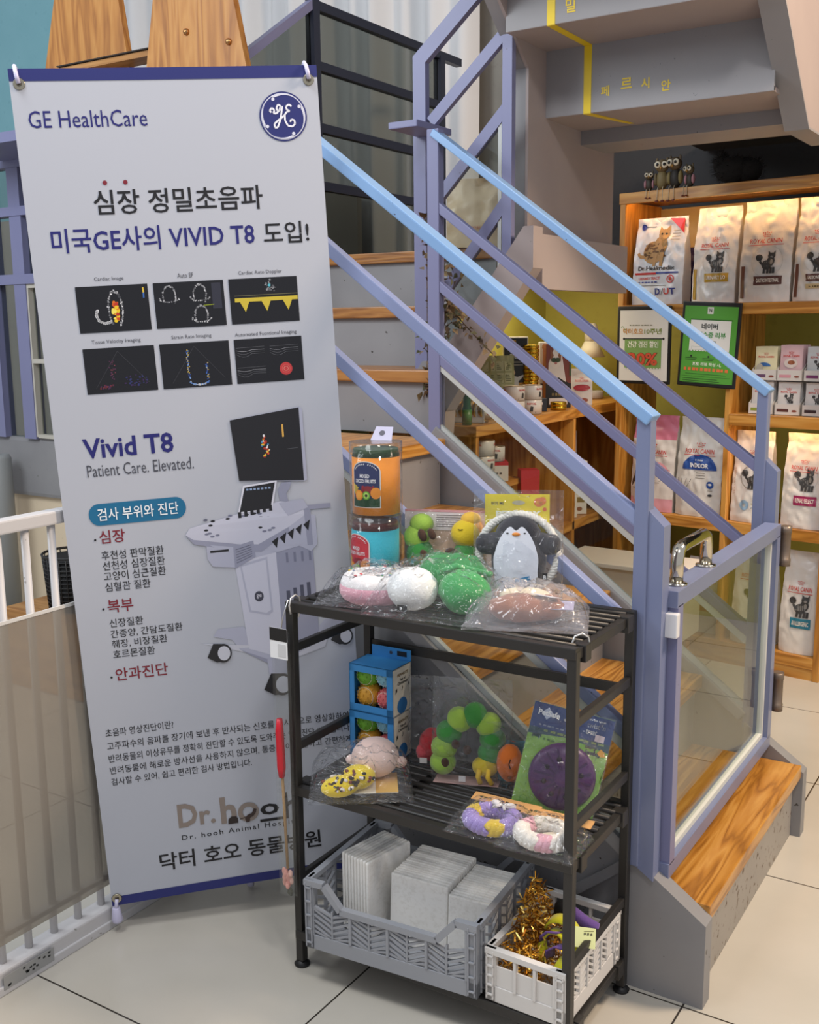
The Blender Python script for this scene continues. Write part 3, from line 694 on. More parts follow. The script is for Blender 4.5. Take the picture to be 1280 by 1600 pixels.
# teal pill
m.prect(S, .072, .887, .232, .934, TEAL, .001, 4); m.pell(S, .0725, .9105, .0215, .0235, TEAL, .001, 20, 0, 90, 270); m.pell(S, .2315, .9105, .0215, .0235, TEAL, .001, 20, 0, -90, 90)
m.ptext(S, '검사 부위와 진단', .069, .897, C('#eef3f6', .5), w=.168, h=.027, bold=.008, e=.002)
for t, v, wd in (('심장', .847, .053), ('복부', .693, .054), ('안과진단', .537, .112)):
    m.pell(S, .058, v + .010, .0025, .0025, BLK, .001, 10); m.ptext(S, t, .067, v, RED, w=wd, h=.029, bold=.012)
for t, v, wd in (('후천성 판막질환', .810, .130), ('선천성 심장질환', .787, .130), ('고양이 심근질환', .764, .130), ('심혈관 질환', .740, .095)):
    m.ptext(S, t, .067, v + .001, BLK, w=wd, h=.020, bold=.004)
for t, v, wd in (('신장질환', .659, .071), ('간종양, 간담도질환', .634, .153), ('췌장, 비장질환', .611, .118), ('호르몬질환', .588, .089)):
    m.ptext(S, t, .067, v + .001, BLK, w=wd, h=.019, bold=.004)
for t, v, wd in (('초음파 영상진단이란?', .410, .147), ('고주파수의 음파를 장기에 보낸 후 반사되는 신호를 실시간으로 영상화하여', .379, .541), ('반려동물의 이상유무를 정확히 진단할 수 있도록 도와주는 영상진단 기법입니다.', .349, .545), ('반려동물에 해로운 방사선을 사용하지 않으며, 통증 없이 안전하고 간편하게', .320, .545), ('검사할 수 있어, 쉽고 편리한 검사 방법입니다.', .293, .312)):
    m.ptext(S, t, .031, v, BLK, w=wd, h=.0185, bold=.003)
BRN = C('#8c8078', .5)
m.ptext(S, 'D', .166, .166, BRN, w=.044, h=.058, bold=.03); m.ptext(S, 'r.', .214, .166, BRN, h=.034, bold=.025)
m.ptext(S, 'h', .262, .160, BRN, w=.036, h=.066, bold=.03); m.pell(S, .325, .181, .024, .024, BRN, .0012, 28, .55)
m.ptext(S, 'o', .352, .166, BLK, w=.044, h=.028, bold=.02); m.prect(S, .350, .150, .408, .157, BLK); m.ptext(S, 'h', .408, .150, BLK, w=.03, h=.066, bold=.02)
m.ppoly(S, [(.277, .158), (.300, .158), (.300, .170), (.296, .175), (.285, .176), (.278, .170)], C('#2b201f', .5), .0022)
m.ppoly(S, [(.318, .156), (.316, .166), (.322, .174), (.333, .178), (.338, .188), (.344, .186), (.342, .178), (.336, .170), (.328, .166), (.326, .156)], C('#3a2a26', .5), .0022); m.pline(S, [(.318, .169), (.304, .166)], .002, C('#3a2a26', .5), .0022)
m.ptext(S, 'Dr. hooh Animal Hospital', .170, .131, BLK, w=.275, h=.016, space=1.25, bold=.006)
m.ptext(S, '닥터 호오 동물병원', .115, .066, BLK, w=.372, h=.044, bold=.015)
# printed picture of an ultrasound cart
c1, c2, c3, c4, c5 = (C(x, .5) for x in ('#c4c6d6', '#aeb1c4', '#9396ab', '#777a90', '#dcdde8'))
INK = C('#1b1c22', .45)
m.ppoly(S, [(.255, .600), (.33, .575), (.44, .535), (.53, .56), (.545, .6), (.50, .60), (.44, .57)], C('#c6c8d4', .5), .0010)
m.ppoly(S, [(.284, .612), (.296, .628), (.352, .628), (.372, .60), (.44, .572), (.50, .592), (.535, .625), (.575, .625), (.588, .612), (.585, .60), (.545, .604), (.50, .565), (.44, .543), (.40, .545), (.34, .575), (.325, .600)], c2, .0012)
m.ppoly(S, [(.34, .575), (.40, .545), (.44, .543), (.50, .565), (.47, .555), (.43, .532), (.40, .535)], c3, .0014)
m.ppoly(S, [(.345, .776), (.437, .79), (.437, .548), (.43, .545), (.36, .575)], c1, .0014); m.ppoly(S, [(.437, .79), (.519, .806), (.519, .600), (.505, .575), (.437, .548)], c3, .0014)
m.ppoly(S, [(.345, .776), (.437, .79), (.519, .806), (.470, .822), (.39, .80)], c2, .0015)
m.ppoly(S, [(.356, .77), (.417, .782), (.42, .655), (.41, .648), (.368, .66)], c2, .0016); m.ppoly(S, [(.36, .765), (.413, .776), (.416, .66), (.405, .654), (.372, .664)], c1, .0018)
m.pell(S, .392, .694, .010, .012, C('#3f4150', .5), .0022, 20); m.ptext(S, 'ge', .3865, .689, c5, w=.011, h=.010, e=.0026)
for i in range(4): m.prect(S, .453 + i * .0155, .655 + i * .005, .461 + i * .0155, .700 + i * .005, C('#4c4f62', .5), .0018); m.prect(S, .458 + i * .017, .765, .463 + i * .017, .787, c4, .0018)
m.ppoly(S, [(.246, .848), (.256, .862), (.36, .884), (.46, .905), (.508, .895), (.512, .872), (.47, .845), (.40, .812), (.36, .816), (.262, .836)], c1, .0019)
m.ppoly(S, [(.246, .848), (.262, .836), (.36, .816), (.40, .812), (.47, .845), (.47, .832), (.405, .795), (.36, .80), (.262, .826)], c3, .0020)
m.ppoly(S, [(.40, .812), (.512, .872), (.53, .865), (.53, .80), (.515, .785), (.49, .80), (.44, .79)], c2, .0018)
for i in range(5): m.ppoly(S, [(.43 + i * .018, .815 + i * .008), (.445 + i * .018, .825 + i * .008), (.44 + i * .018, .80 + i * .008)], INK, .0023)
m.ppoly(S, [(.288, .822), (.345, .812), (.345, .765), (.298, .772), (.288, .79)], c2, .0021); m.prect(S, .295, .803, .335, .808, INK, .0024)
m.ppoly(S, [(.345, .812), (.39, .822), (.392, .785), (.345, .762)], c3, .0021)
for i in range(6): m.pline(S, [(.35, .775 + i * .006), (.385, .788 + i * .005)], .0015, C('#6a6d80', .5), .0024)
for i in range(26): m.pell(S, .285 + rs.random() * .16, .838 + rs.random() * .045, .005, .0025, INK if i % 3 == 0 else c4, .0024, 8, rings=1)
for i in range(6): m.prect(S, .362 + i * .0135, .875 + i * .002, .369 + i * .0135, .888 + i * .002, INK, .0026)
m.ppoly(S, [(.362, .885), (.378, .945), (.452, .951), (.437, .888)], c5, .0025); m.ppoly(S, [(.366, .888), (.381, .941), (.447, .947), (.433, .890)], INK, .0028)
for i in range(7): m.prect(S, .384 + i * .008, .934, .389 + i * .008, .938, C('#8fa6c8', .5), .0030)
m.ppoly(S, [(.452, .90), (.505, .905), (.515, .885), (.47, .870)], c2, .0024); m.ppoly(S, [(.455, .905), (.452, .93), (.462, .945), (.483, .945), (.478, .93), (.470, .92), (.474, .9)], c3, .0024)
m.prect(S, .505, .880, .565, .890, c3, .0022); m.ppoly(S, [(.505, .89), (.520, .89), (.520, .80), (.508, .80)], c3, .0021)
m.ppoly(S, [(.362, 1.089), (.512, 1.107), (.518, 1.103), (.518, .947), (.512, .944), (.372, .956)], c2, .0022); m.ppoly(S, [(.362, 1.089), (.511, 1.106), (.511, .946), (.371, .957)], INK, .0024)
blob(.433, 1.025, .0028, [C(x, .5) for x in ('#e0542a', '#e8c23a', '#e8e8ea', '#5aa0d0', '#b03020')], 30, (.008, .026), .0028)
echo(.433, 1.03, .010, .036, 20, 160, 30, gy, .0016); echo(.425, 1.0, .012, .008, 150, 260, 16, gy[3:], .0018); m.prect(S, .471, 1.045, .475, 1.072, C('#d8a850', .5), .0028); m.pline(S, [(.48, 1.018), (.503, 1.019)], .001, gy[2], .0028)
for (x, y, r) in ((.300, .572, .022), (.425, .482, .0265), (.575, .580, .0205)):
    m.ppoly(S, [(x - r * 1.5, y - r * .3), (x - r * .8, y + r * 1.1), (x, y + r * 1.0), (x, y - r * .9), (x - r * .6, y - r * .9)], INK, .0026)
    m.pell(S, x + .002, y, r * .86, r, INK, .0028, 26); m.pell(S, x + .004, y, r * .62, r * .76, C('#c9cbd6', .5), .0032, 26)
m.ppoly(S, [(.398, .545), (.44, .545), (.44, .508), (.40, .508)], c2, .0024)
pr = m.build('banner_print', ban); pr['label'] = 'printed text, scan pictures and ultrasound cart'
for (u, v) in ((.018, 1.772), (.582, 1.772), (.012, .018), (.588, .018)):
    x, y, z = bsurf(u, v); m = MB(); T = Matrix.Translation((x, y - .001, z)) @ Euler((R(90), 0, 0)).to_matrix().to_4x4()
    m.lathe([(.0055, 0), (.0055, .002), (.0105, .002), (.0115, .0), (.0055, -.0)], C('#b8b09a', .25, 1.0), 20, T=T); m.build('eyelet', ban)
LAV = C('#c9c6e0', .4)
for (u, v, top) in ((.018, 1.772, 1), (.582, 1.772, 1), (.012, .018, 0)):
    m = MB(); d = 1 if top else -1
    m.tube([(u, -.006, v), (u - .002, -.009, v + d * .012), (u - .004, -.004, v + d * .026), (u - .006, .008, v + d * .034), (u - .006, .022, v + d * .030)], .0042, LAV, 8)
    m.tube([(u, .03, v - d * .05), (u - .006, .022, v + d * .032)], .006, LAV, 8) if top else m.lathe([(.011, 0), (.013, .006), (.009, .034), (.008, .036)], LAV, 14, (u - .004, -.004, v - .056))
    m.build('hook', ban)
m = MB(); m.tube([(.02, .03, 1.74), (.30, .06, .95), (.58, .03, .02)], .005, LAV, 8); m.build('stand_pole', ban)
m = MB(); m.tube([(.58, .03, 1.74), (.30, .065, .95), (.02, .03, .02)], .005, LAV, 8); m.build('stand_pole', ban)
m = MB(); m.tube([(.30, .06, .9), (.3165, .118, -.05)], .006, LAV, 8); m.lathe([(.009, 0), (.010, .03), (.007, .033)], LAV, 12, (.3168, .12, -.075)); m.build('stand_leg', ban)

# ------------------------------------------------------------------ black slatted rack
X0, X1, Y0, Y1 = -1.305, -.695, 1.605, 1.875
rk = thing('shelf_rack', 'black metal slatted rack with three levels standing by the stairs', 'rack', ((X0 + X1) / 2, (Y0 + Y1) / 2, 0))
hx_, hy_ = (X1 - X0) / 2, (Y1 - Y0) / 2; t = .009; RM = 'rack_metal'
for sx in (-1, 1):
    for sy in (-1, 1):
        m = MB(); m.box((sx * hx_ - t, sy * hy_ - t, .012), (sx * hx_ + t, sy * hy_ + t, .792), RM, .002); l = m.build('leg', rk)
        m = MB(); m.lathe([(.016, 0), (.017, .004), (.012, .009), (.006, .013)], C('#141414', .5), 18, (sx * hx_, sy * hy_, 0)); m.build('foot', l)
for sx, zs in ((-1, (.70, .49)), (1, (.66, .468))):
    for z in zs + (.20,):
        m = MB(); m.box((sx * hx_ - .006, -hy_, z - .009), (sx * hx_ + .006, hy_, z + .009), RM, .002); m.build('side_rail', rk)
def deck(z, name):
    m = MB(); m.box((-hx_ - .008, -hy_ - .011, z - .022), (hx_ + .008, -hy_ + .007, z - .002), RM, .002); m.box((-hx_ - .008, hy_ - .007, z - .022), (hx_ + .008, hy_ + .011, z - .002), RM, .002)
    for sx in (-1, 1): m.box((sx * hx_ - .008, -hy_, z - .024), (sx * hx_ + .008, hy_, z - .006), RM, .002)
    f = m.build('deck_frame', rk)
    for k in range(9):
        y = -hy_ + .018 + (2 * hy_ - .036) * k / 8; mm = MB(); mm.tube([(-hx_ + .004, y, z - .006), (hx_ - .004, y, z - .006)], .0055, RM, 8); mm.build('slat', rk)
    for x in (-.10, .10): mm = MB(); mm.box((x - .008, -hy_, z - .022), (x + .008, hy_, z - .012), RM); mm.build('cross_bar', rk)
    for sx in (-1, 1):
        for sy in (-1, 1): mm = MB(); mm.box((sx * hx_ - .013, sy * (hy_ - .035) - .013, z - .034), (sx * hx_ + .013, sy * (hy_ - .035) + .013, z - .003), RM, .002); mm.build('deck_bracket', rk)
for z in (.80, .41, .085): deck(z, 'deck')
TOP, MID, BOT = .7995, .4095, .0845
m = MB(); m.box((-hx_, hy_ - .004, .63), (hx_, hy_ + .004, .65), RM); m.build('back_rail', rk)

def hookring(loc, label, rz=0.0):
    m = MB(); m.tube([(0, -.014, -.018), (.0, -.018, 0), (0, -.012, .014), (0, .002, .018), (0, .014, .010), (0, .017, -.006), (0, .010, -.03)], .0018, C('#d9d9d6', .25, .6), 8)
    return single('wire_hook', m, label, 'hook', loc, rz)
hookring((-1.292, 1.60, .795), 'white wire hook over the left front corner of the black rack')
hookring((-.697, 1.64, .795), 'white wire hook over the right front corner of the black rack', R(-40))

# feather wand hanging from the left corner
wd = thing('feather_wand', 'red handled feather wand in a clear sleeve hanging at the rack corner', 'cat toy', (-1.318, 1.578, .17))
m = MB(); m.box((-.016, -.004, 0), (.024, -.0035, .57), 'clear_tube'); m.box((-.016, .004, 0), (.024, .0045, .57), 'clear_tube'); m.build('sleeve', wd)
m = MB(); m.tube([(-.004, 0, .26), (-.004, 0, .28), (-.006, 0, .36), (-.005, 0, .385)], .008, C('#c8182c', .35), 12, radii=[.006, .009, .0085, .006]); m.build('handle', wd)
m = MB(); m.tube([(-.002, 0, .26), (.004, 0, .06)], .003, C('#b08a5a', .5), 8); m.build('stick', wd)
m = MB(); rs = random.Random(9)
for i in range(16): m.ball((rs.uniform(-.006, .016), rs.uniform(-.002, .002), .02 + rs.random() * .035), (.006, .003, .009), plush(rs.choice(('#e8a79a', '#efbcae', '#d98f84'))), 8)
for i in range(5): m.ball((.008 + rs.uniform(-.004, .004), 0, .004 + i * .003), (.005, .003, .005), plush('#4a4a3c'), 8)
m.build('feather', wd)
m = MB(); m.box((-.018, -.006, .515), (.026, -.0052, .578), C('#e6e6e6', .5)); m.box((-.018, -.0066, .552), (.026, -.006, .578), C('#1a1a1a', .5)); m.box((.002, -.0066, .52), (.022, -.0061, .546), C('#c9c9c9', .5)); m.build('hang_tag', wd)
m = MB(); m.tube([(.01, -.005, .574), (.012, 0, .60), (.022, .006, .636)], .0014, C('#b8b8b8', .3, .8), 6); m.build('wire', wd)
# ------------------------------------------------------------------ pouch / bag shapes
def pouch(m, w, h, d, mat, seal=.05, amp=.004, seed=0, nu=14, nv=20, side=None, taper=.0, bands=None, gusset=.6, fold=0.0):
    """standing bag: full at the bottom, pinched flat at the top; base centre at the origin, front towards -y"""
    def prof(v):
        k = v / h
        if k > 1 - seal / h: return .03
        return max(.03, (1 - (k / (1 - seal / h)) ** 2.6) * .97 + .03)
    def S(u, v, sgn=-1):
        k = max(0, min(1, v / h)); ww = w * (1 - taper * k)
        q = max(-1, min(1, 2 * u / w)); g = gusset + (1 - gusset) * (1 - abs(q) ** 2.4)
        n = amp * noise.noise(Vector((u * 22 + seed * 7.1, v * 16, sgn * 3 + seed))) + amp * .7 * (.5 - 2 * abs(noise.noise(Vector((u * 34 + v * 12, v * 26 + seed * 3, sgn)))))
        lean = fold * max(0, k - .7) * h
        return (u * (1 - taper * k), sgn * (d / 2) * prof(v) * g + n * (0.4 + .6 * k) * (1 if sgn < 0 else .6) - lean, v)
    for sgn in (-1, 1):
        vs = []; fs = []; mats = []
        for j in range(nv + 1):
            for i in range(nu + 1): vs.append(S(-w / 2 + w * i / nu, h * j / nv, sgn))
        for j in range(nv):
            mt = mat
            if bands:
                for lo, hi, bmat in bands:
                    if lo <= (j + .5) / nv < hi: mt = bmat
            row = [(j * (nu + 1) + i, j * (nu + 1) + i + 1, (j + 1) * (nu + 1) + i + 1, (j + 1) * (nu + 1) + i) for i in range(nu)]
            fs += row; mats += [mt] * nu
        o = len(m.v); m.v += [m.T @ Vector(p) for p in vs]
        for f, mt in zip(fs, mats): m.f.append([q + o for q in (f if sgn < 0 else f[::-1])]); m.m.append(mt); m.s.append(True)
    sm = side or mat
    for sx in (-1, 1):
        vs = []; 
        for j in range(nv + 1):
            a = S(sx * w / 2, h * j / nv, -1); c = S(sx * w / 2, h * j / nv, 1); vs += [a, (a[0] - sx * .12 * abs(c[1] - a[1]), (a[1] + c[1]) / 2, a[2]), c]
        m.add(vs, [q for j in range(nv) for q in ((3 * j, 3 * j + 1, 3 * j + 4, 3 * j + 3), (3 * j + 1, 3 * j + 2, 3 * j + 5, 3 * j + 4))], sm, True)
    vs = [S(-w / 2 + w * i / nu, 0, -1) for i in range(nu + 1)] + [S(-w / 2 + w * i / nu, 0, 1) for i in range(nu + 1)]
    m.add(vs, [(i, i + nu + 1, i + nu + 2, i + 1) for i in range(nu)], mat)
    return lambda u, v: S(u, v, -1)

def film_bag(parent, w, h, d, seed=0, seal=.03, amp=.006, name='clear_bag', mat='bag_film', T=None, gusset=.35):
    m = MB(T); pouch(m, w, h, d, mat, seal, amp, seed, 26, 30, gusset=gusset); return m.build(name, parent)

# ------------------------------------------------------------------ toys on the top level
def can(label, loc, fruit_col, label_col, top_col, rz, hang, body):
    c = thing('toy_can', label, 'pet toy', loc, rz)
    m = MB(); m.lathe([(.050, .004), (.050, .122)], body, 36); m.lathe([(.0495, .122), (.047, .136), (.046, .138)], top_col, 36); m.build('plush_body', c)
    cs = lambda u, v: (.0512 * math.sin(u / .0512), -.0512 * math.cos(u / .0512), v)
    m = MB(); NV = label_col
    def strip(u0, v0, u1, v1, mat, e=.0004): 
        n = 8
        for i in range(n): m.prect(cs, u0 + (u1 - u0) * i / n, v0, u0 + (u1 - u0) * (i + 1) / n, v1, mat, e)
    WT = C('#e9e6df', .45)
    strip(-.042, .020, .024, .096, WT); m.pell(cs, -.009, .094, .033, .022, WT, .0004, 20, 0, 0, 180)
    strip(-.040, .022, .022, .096, NV, .0010); m.pell(cs, -.009, .094, .031, .020, NV, .0010, 20, 0, 0, 180)
    strip(-.040, .022, .022, .040, C('#1f4a2c', .5), .0014); 
    m.pell(cs, -.003, .056, .014, .010, C('#8a1626', .45), .0016, 16); m.ppoly(cs, [(-.018, .058), (-.016, .066), (.010, .066), (.012, .056)], C('#a51d30', .45), .0018)
    m.pell(cs, -.024, .046, .0105, .011, C('#ee8d1c', .45), .0022, 16); m.pell(cs, -.024, .046, .0075, .008, C('#f6ab3c', .45), .0025, 16)
    m.pell(cs, .014, .051, .011, .012, C('#f0962a', .45), .0022, 16); m.pell(cs, -.006, .046, .0085, .009, C('#5fae2e', .45), .0028, 16); m.pell(cs, -.006, .046, .0062, .0066, C('#b9dd6a', .45), .0031, 16); m.pell(cs, -.006, .046, .003, .003, C('#23251a', .45), .0034, 10)
    for i in range(5): m.pline(cs, [(-.034 + i * .0022, .048 + i * .003), (-.040, .056 + i * .003)], .0022, C('#e8c93a', .45), .002)
    tc = C('#e8e6e8', .5)
    for i in range(14):
        a = R(160 - i * 10.6)
        if i != 7: m.pline(cs, [(-.009 + .0255 * math.cos(a), .093 + .0155 * math.sin(a)), (-.009 + .0275 * math.cos(a - .06), .093 + .0185 * math.sin(a - .06))], .0018, tc, .0018)
    m.ptext(cs, 'MIXED', -.010, .082, tc, w=.022, h=.0075, bold=.02, align='c', e=.0018); m.ptext(cs, 'DICED FRUITS', -.009, .0715, tc, w=.046, h=.0075, bold=.02, align='c', e=.0018)
    m.build('printed_label', c)
    m = MB(); m.lathe([(.0545, 0), (.0545, .150), (.050, .1505)], 'clear_tube', 36); m.lathe([(.0553, .132), (.0553, .1515), (.051, .152)], 'clear_tube', 36); m.build('clear_can', c)
    if hang:
        m = MB(); m.prism([(-.024, 0), (.024, 0), (.019, .034), (-.019, .034)], -.0006, .0006, C('#cbc6dc', .5), 'y', Matrix.Translation((.006, .02, .151)) @ Euler((R(-38), 0, R(-8))).to_matrix().to_4x4())
        m.lathe([(.006, 0), (.0062, .001)], C('#55525f', .5), 14, T=Matrix.Translation((.006, .0305, .1655)) @ Euler((R(52), 0, 0)).to_matrix().to_4x4()); m.build('hang_tab', c)
    return c
def plusht(h, stripe): return plush(h, .85, .7, 160)
can('teal plush tin toy in a clear can, under the orange one', (-1.232, 1.800, TOP), 0, C('#c42634', .45), plush('#5a2a26'), R(-6), False, plush('#2ea6b8'))
can('orange plush tin toy in a clear can, stacked on the teal one', (-1.228, 1.800, TOP + .152), 0, C('#1d2a5c', .45), plush('#2c4a2c'), R(18), True, plush('#f0932c'))

# pink doughnut toy in a bag
dn = thing('plush_doughnut', 'pink and white plush doughnut lying in a clear bag', 'pet toy', (-1.165, 1.700, TOP), R(12))
m = MB(); n = 36
m.tube([(.048 * math.cos(2 * math.pi * i / n), .042 * math.sin(2 * math.pi * i / n), .022) for i in range(n)], .026, plush('#e2a3b0'), 14, True); m.build('dough', dn)
m = MB(); m.tube([(.047 * math.cos(2 * math.pi * i / n), .041 * math.sin(2 * math.pi * i / n), .032) for i in range(n)], .0245, plush('#efe9e6'), 14, True); ic = m.build('icing', dn)
m = MB(); rs = random.Random(3)
for i in range(16):
    a = rs.uniform(0, 6.28); r_ = .047 + rs.uniform(-.012, .012); m.ball((r_ * math.cos(a), r_ * .88 * math.sin(a), .056), (.004, .002, .002), C(rs.choice(('#e3c23c', '#3f84c8', '#d85a5a', '#4aa36a')), .5), 8, rot=(0, 0, rs.uniform(0, 3)))
m.build('sprinkles', ic)
m = MB(); BS = lambda u, v: (u, -.075, v)
fs_ = lambda u, v: (u, v, .062)
bag_w = .20; vs = []; fs = []
def flatbag(m, w, l, hgt, mat, amp, seed, n=20, cx=0, cy=0):
    n = int(n * 1.6)
    def top(x, y):
        q = max(0, 1 - (2 * abs(x) / w) ** 3) * max(0, 1 - (2 * abs(y) / l) ** 3)
        return hgt * q ** .6 + amp * noise.noise(Vector((x * 30 + seed, y * 30, seed))) * (.4 + q) + amp * 1.1 * (.35 - 1.6 * abs(noise.noise(Vector((x * 38 + y * 14, y * 34, seed + 9))))) * (.3 + q) + .003
    vs = [];
    for j in range(n + 1):
        for i in range(n + 1): x = -w / 2 + w * i / n; y = -l / 2 + l * j / n; vs.append((x + cx, y + cy, max(.0015, top(x, y))))
    fs = [(j * (n + 1) + i, j * (n + 1) + i + 1, (j + 1) * (n + 1) + i + 1, (j + 1) * (n + 1) + i) for j in range(n) for i in range(n)]
    o = len(vs); vs += [(x, y, .0008) for x, y, z in vs]; m.add(vs, fs + [tuple(q + o for q in f[::-1]) for f in fs], mat, True)
    return top
tp = flatbag(m, .20, .17, .066, 'bag_film', .010, 2.0)
m.build('clear_bag', dn)
m = MB(); Sx = lambda u, v: (u, v + .0012, .0605 + .0012)
for k in range(7): m.add([(-.03 + .011 * k, .012 + .001 * k, .0665), (-.023 + .011 * k, .012 + .001 * k, .0665), (-.021 + .011 * k, .019 + .001 * k, .0665), (-.028 + .011 * k, .020 + .001 * k, .0665)], [(0, 1, 2, 3)], C('#2a1c22', .5))
m.add([(-.045, .004, .0662), (.05, .008, .0662), (.05, .0105, .0662), (-.045, .0065, .0662)], [(0, 1, 2, 3)], C('#2a1c22', .5))
m.build('bag_lettering', dn)

# green leek / frog plush in a bag
gp = thing('plush_radish', 'white and green leafy plush lying in a clear bag', 'pet toy', (-1.010, 1.698, TOP), R(6))
m = MB(); m.ball((-.048, -.030, .043), (.050, .046, .042), plush('#e9e9e6'), 22, .06, 14); m.build('root', gp)
m = MB(); m.ball((.02, .045, .052), (.060, .04, .05), plush('#2f8a46'), 20, .14, 16, seed=1); m.ball((.052, -.008, .042), (.050, .042, .042), plush('#35994e'), 20, .16, 18, seed=4); m.ball((-.02, .05, .06), (.05, .035, .04), plush('#2f8a46'), 16, .1, 12, seed=2)
for i in range(4): m.tube([(.0 + i * .012, -.02 + .01 * i, .075 - i * .004), (.03 + i * .012, .0 + .012 * i, .088 - .005 * i), (.06 + i * .01, .03, .07)], .006, plush('#3d9c58'), 8)
m.build('leaf', gp)
m = MB(); m.box((-.056, -.0795, .010), (-.036, -.078, .022), C('#1c1c1c', .5)); m.ptext(flat(-.0797), 'B', -.05, .013, C('#cfcfcf', .5), h=.006, bold=.03); m.build('tag', gp)
m = MB(); flatbag(m, .25, .20, .098, 'bag_film', .014, 5.0, 26, .0, .0); m.build('clear_bag', gp)

# caterpillar toy leaning in a bag with a header card
def capsule_chain(m, pts, r, mats, seg=14, squash=.8):
    for i, p in enumerate(pts):
        m.ball(p, (r, r * squash, r * 1.05), mats[i % len(mats)], seg, .03, 10, seed=i)
LG, DG, YE, BRW = plush('#9cc24e'), plush('#3f8f3f'), plush('#e2c52c'), plush('#4a3326')
cb = thing('plush_caterpillar', 'green caterpillar plush with yellow head leaning in a clear bag by the penguin', 'pet toy', (-1.105, 1.862, TOP), R(20), rot=(R(-8), 0, R(20)))
m = MB(); m.ball((-.058, 0, .100), (.028, .020, .028), LG, 16); m.ball((-.048, 0, .128), (.026, .02, .022), LG, 16); m.ball((-.050, 0, .064), (.030, .022, .034), DG, 16); m.ball((-.024, 0, .035), (.030, .022, .03), LG, 16)
m.ball((.045, 0, .062), (.026, .022, .034), DG, 16); m.ball((.042, 0, .030), (.026, .022, .024), LG, 16); m.ball((.01, 0, .02), (.03, .022, .02), DG, 16); m.build('body', cb)
m = MB(); m.ball((.046, 0, .110), (.032, .026, .030), YE, 18); m.ball((.056, .004, .140), (.022, .018, .016), plush('#efc04a'), 14); m.ball((.066, .006, .115), (.016, .018, .028), plush('#e8a23a'), 12)
m.tube([(.034, -.0245, .120), (.039, -.026, .1185), (.044, -.0255, .120)], .0008, C('#2a2018', .6), 5); m.build('head', cb)
m = MB()
for x, z, s_ in ((-.05, .105, 1), (-.03, .108, .9), (-.045, .062, 1), (-.018, .056, 1.1)): m.ball((x + .008, -.020, z), (.009 * s_, .006, .014 * s_), BRW, 12, rot=(0, R(-25), 0))
m.ball((.022, -.018, .068), (.017, .008, .012), BRW, 12, rot=(0, R(25), 0)); m.build('foot', cb)
m = MB(); m.box((-.088, .018, .0), (.088, .0195, .150), C('#c9a58a', .6)); m.box((-.088, .0165, .115), (.088, .018, .156), C('#e6d9d6', .6)); m.box((-.088, .0160, .153), (.088, .0182, .158), C('#d89a9c', .6))
for k in range(6): m.box((-.02, .0158, .122 + k * .0048), (.03 + .008 * (k % 3), .0163, .1235 + k * .0048), C('#7b726f', .6))
m.build('header_card', cb)
film_bag(cb, .185, .158, .058, 3, .02, .010)

# penguin toy with rope ring
pg = thing('plush_penguin', 'black and white penguin plush with a rope ring in a clear bag', 'pet toy', (-.925, 1.852, TOP), R(26), rot=(R(-6), 0, R(26)))
BK = plush('#3a3a3f'); WH = plush('#dfe3ec', .8, .15)
m = MB(); m.ball((.002, 0, .074), (.055, .026, .070), BK, 24, .04, 8); m.ball((0, 0, .122), (.046, .024, .042), BK, 22, .03, 8); m.build('body', pg)
for sx in (-1, 1):
    m = MB(); m.ball((sx * .050, .0, .108), (.036, .015, .022), BK, 14, .06, 10, rot=(0, R(sx * 14), 0)); m.ball((sx * .068, -.002, .108), (.017, .014, .020), BK, 12, .1, 8); m.build('wing', pg)
bs_ = lambda u, v: (u, -.0275 * max(.1, 1 - (u / .085) ** 2 - ((v - .085) / .16) ** 2) ** .5 - .0015, v)
m = MB(); outl = []
for i in range(48):
    a = 2 * math.pi * i / 48; r_ = 1.0
    x = .044 * math.sin(a); z = .075 + .075 * -math.cos(a)
    if z > .09: x *= .86 + .1 * math.cos((z - .09) * 40)
    if z > .138: z -= .014 * math.exp(-(x / .008) ** 2)
    if z < .05: x *= 1.06
    outl.append((x - .004, z))
rings = 6; vs = []; fs = []
for q in range(rings + 1):
    for (x, z) in outl: xx, zz = -.004 + (x + .004) * q / rings, .08 + (z - .08) * q / rings; vs.append((xx, bs_(xx, zz)[1] - .0012, zz))
for q in range(rings):
    for i in range(48): fs.append((q * 48 + i, q * 48 + (i + 1) % 48, (q + 1) * 48 + (i + 1) % 48, (q + 1) * 48 + i))
m.add(vs, fs, WH, True); m.build('belly', pg)
m = MB()
for sx in (-1, 1): m.ball((-.004 + sx * .017, -.0285, .131), (.0026, .0016, .0014), C('#222', .4), 8)
m.ball((-.004, -.0290, .129), (.0085, .004, .0038), plush('#d98a3c'), 10); m.build('face', pg)
m = MB(); m.ptext(bs_, 'BITE', .012, .030, C('#2a86b8', .6), w=.030, h=.014, bold=.05, align='c', rot=R(14), e=.004); m.ptext(bs_, 'ME', .018, .014, C('#2a86b8', .6), w=.02, h=.012, bold=.05, align='c', rot=R(14), e=.004); m.build('lettering', pg)
m = MB()
for st_ in range(3):
    n = 120; m.tube([((.078 + .0042 * math.cos(26 * 2 * math.pi * i / n + st_ * 2.094)) * math.cos(2 * math.pi * i / n), .004 + .0042 * math.sin(26 * 2 * math.pi * i / n + st_ * 2.094), .088 + (.079 + .0042 * math.cos(26 * 2 * math.pi * i / n + st_ * 2.094)) * math.sin(2 * math.pi * i / n)) for i in range(n)], .0047, C('#e4e1d8', .85), 7, True)
m.build('rope_ring', pg)
m = MB(); m.ball((.03, -.012, .008), (.018, .012, .008), plush('#e08a32'), 10); m.ball((-.03, -.012, .008), (.018, .012, .008), plush('#e08a32'), 10); m.build('foot', pg)
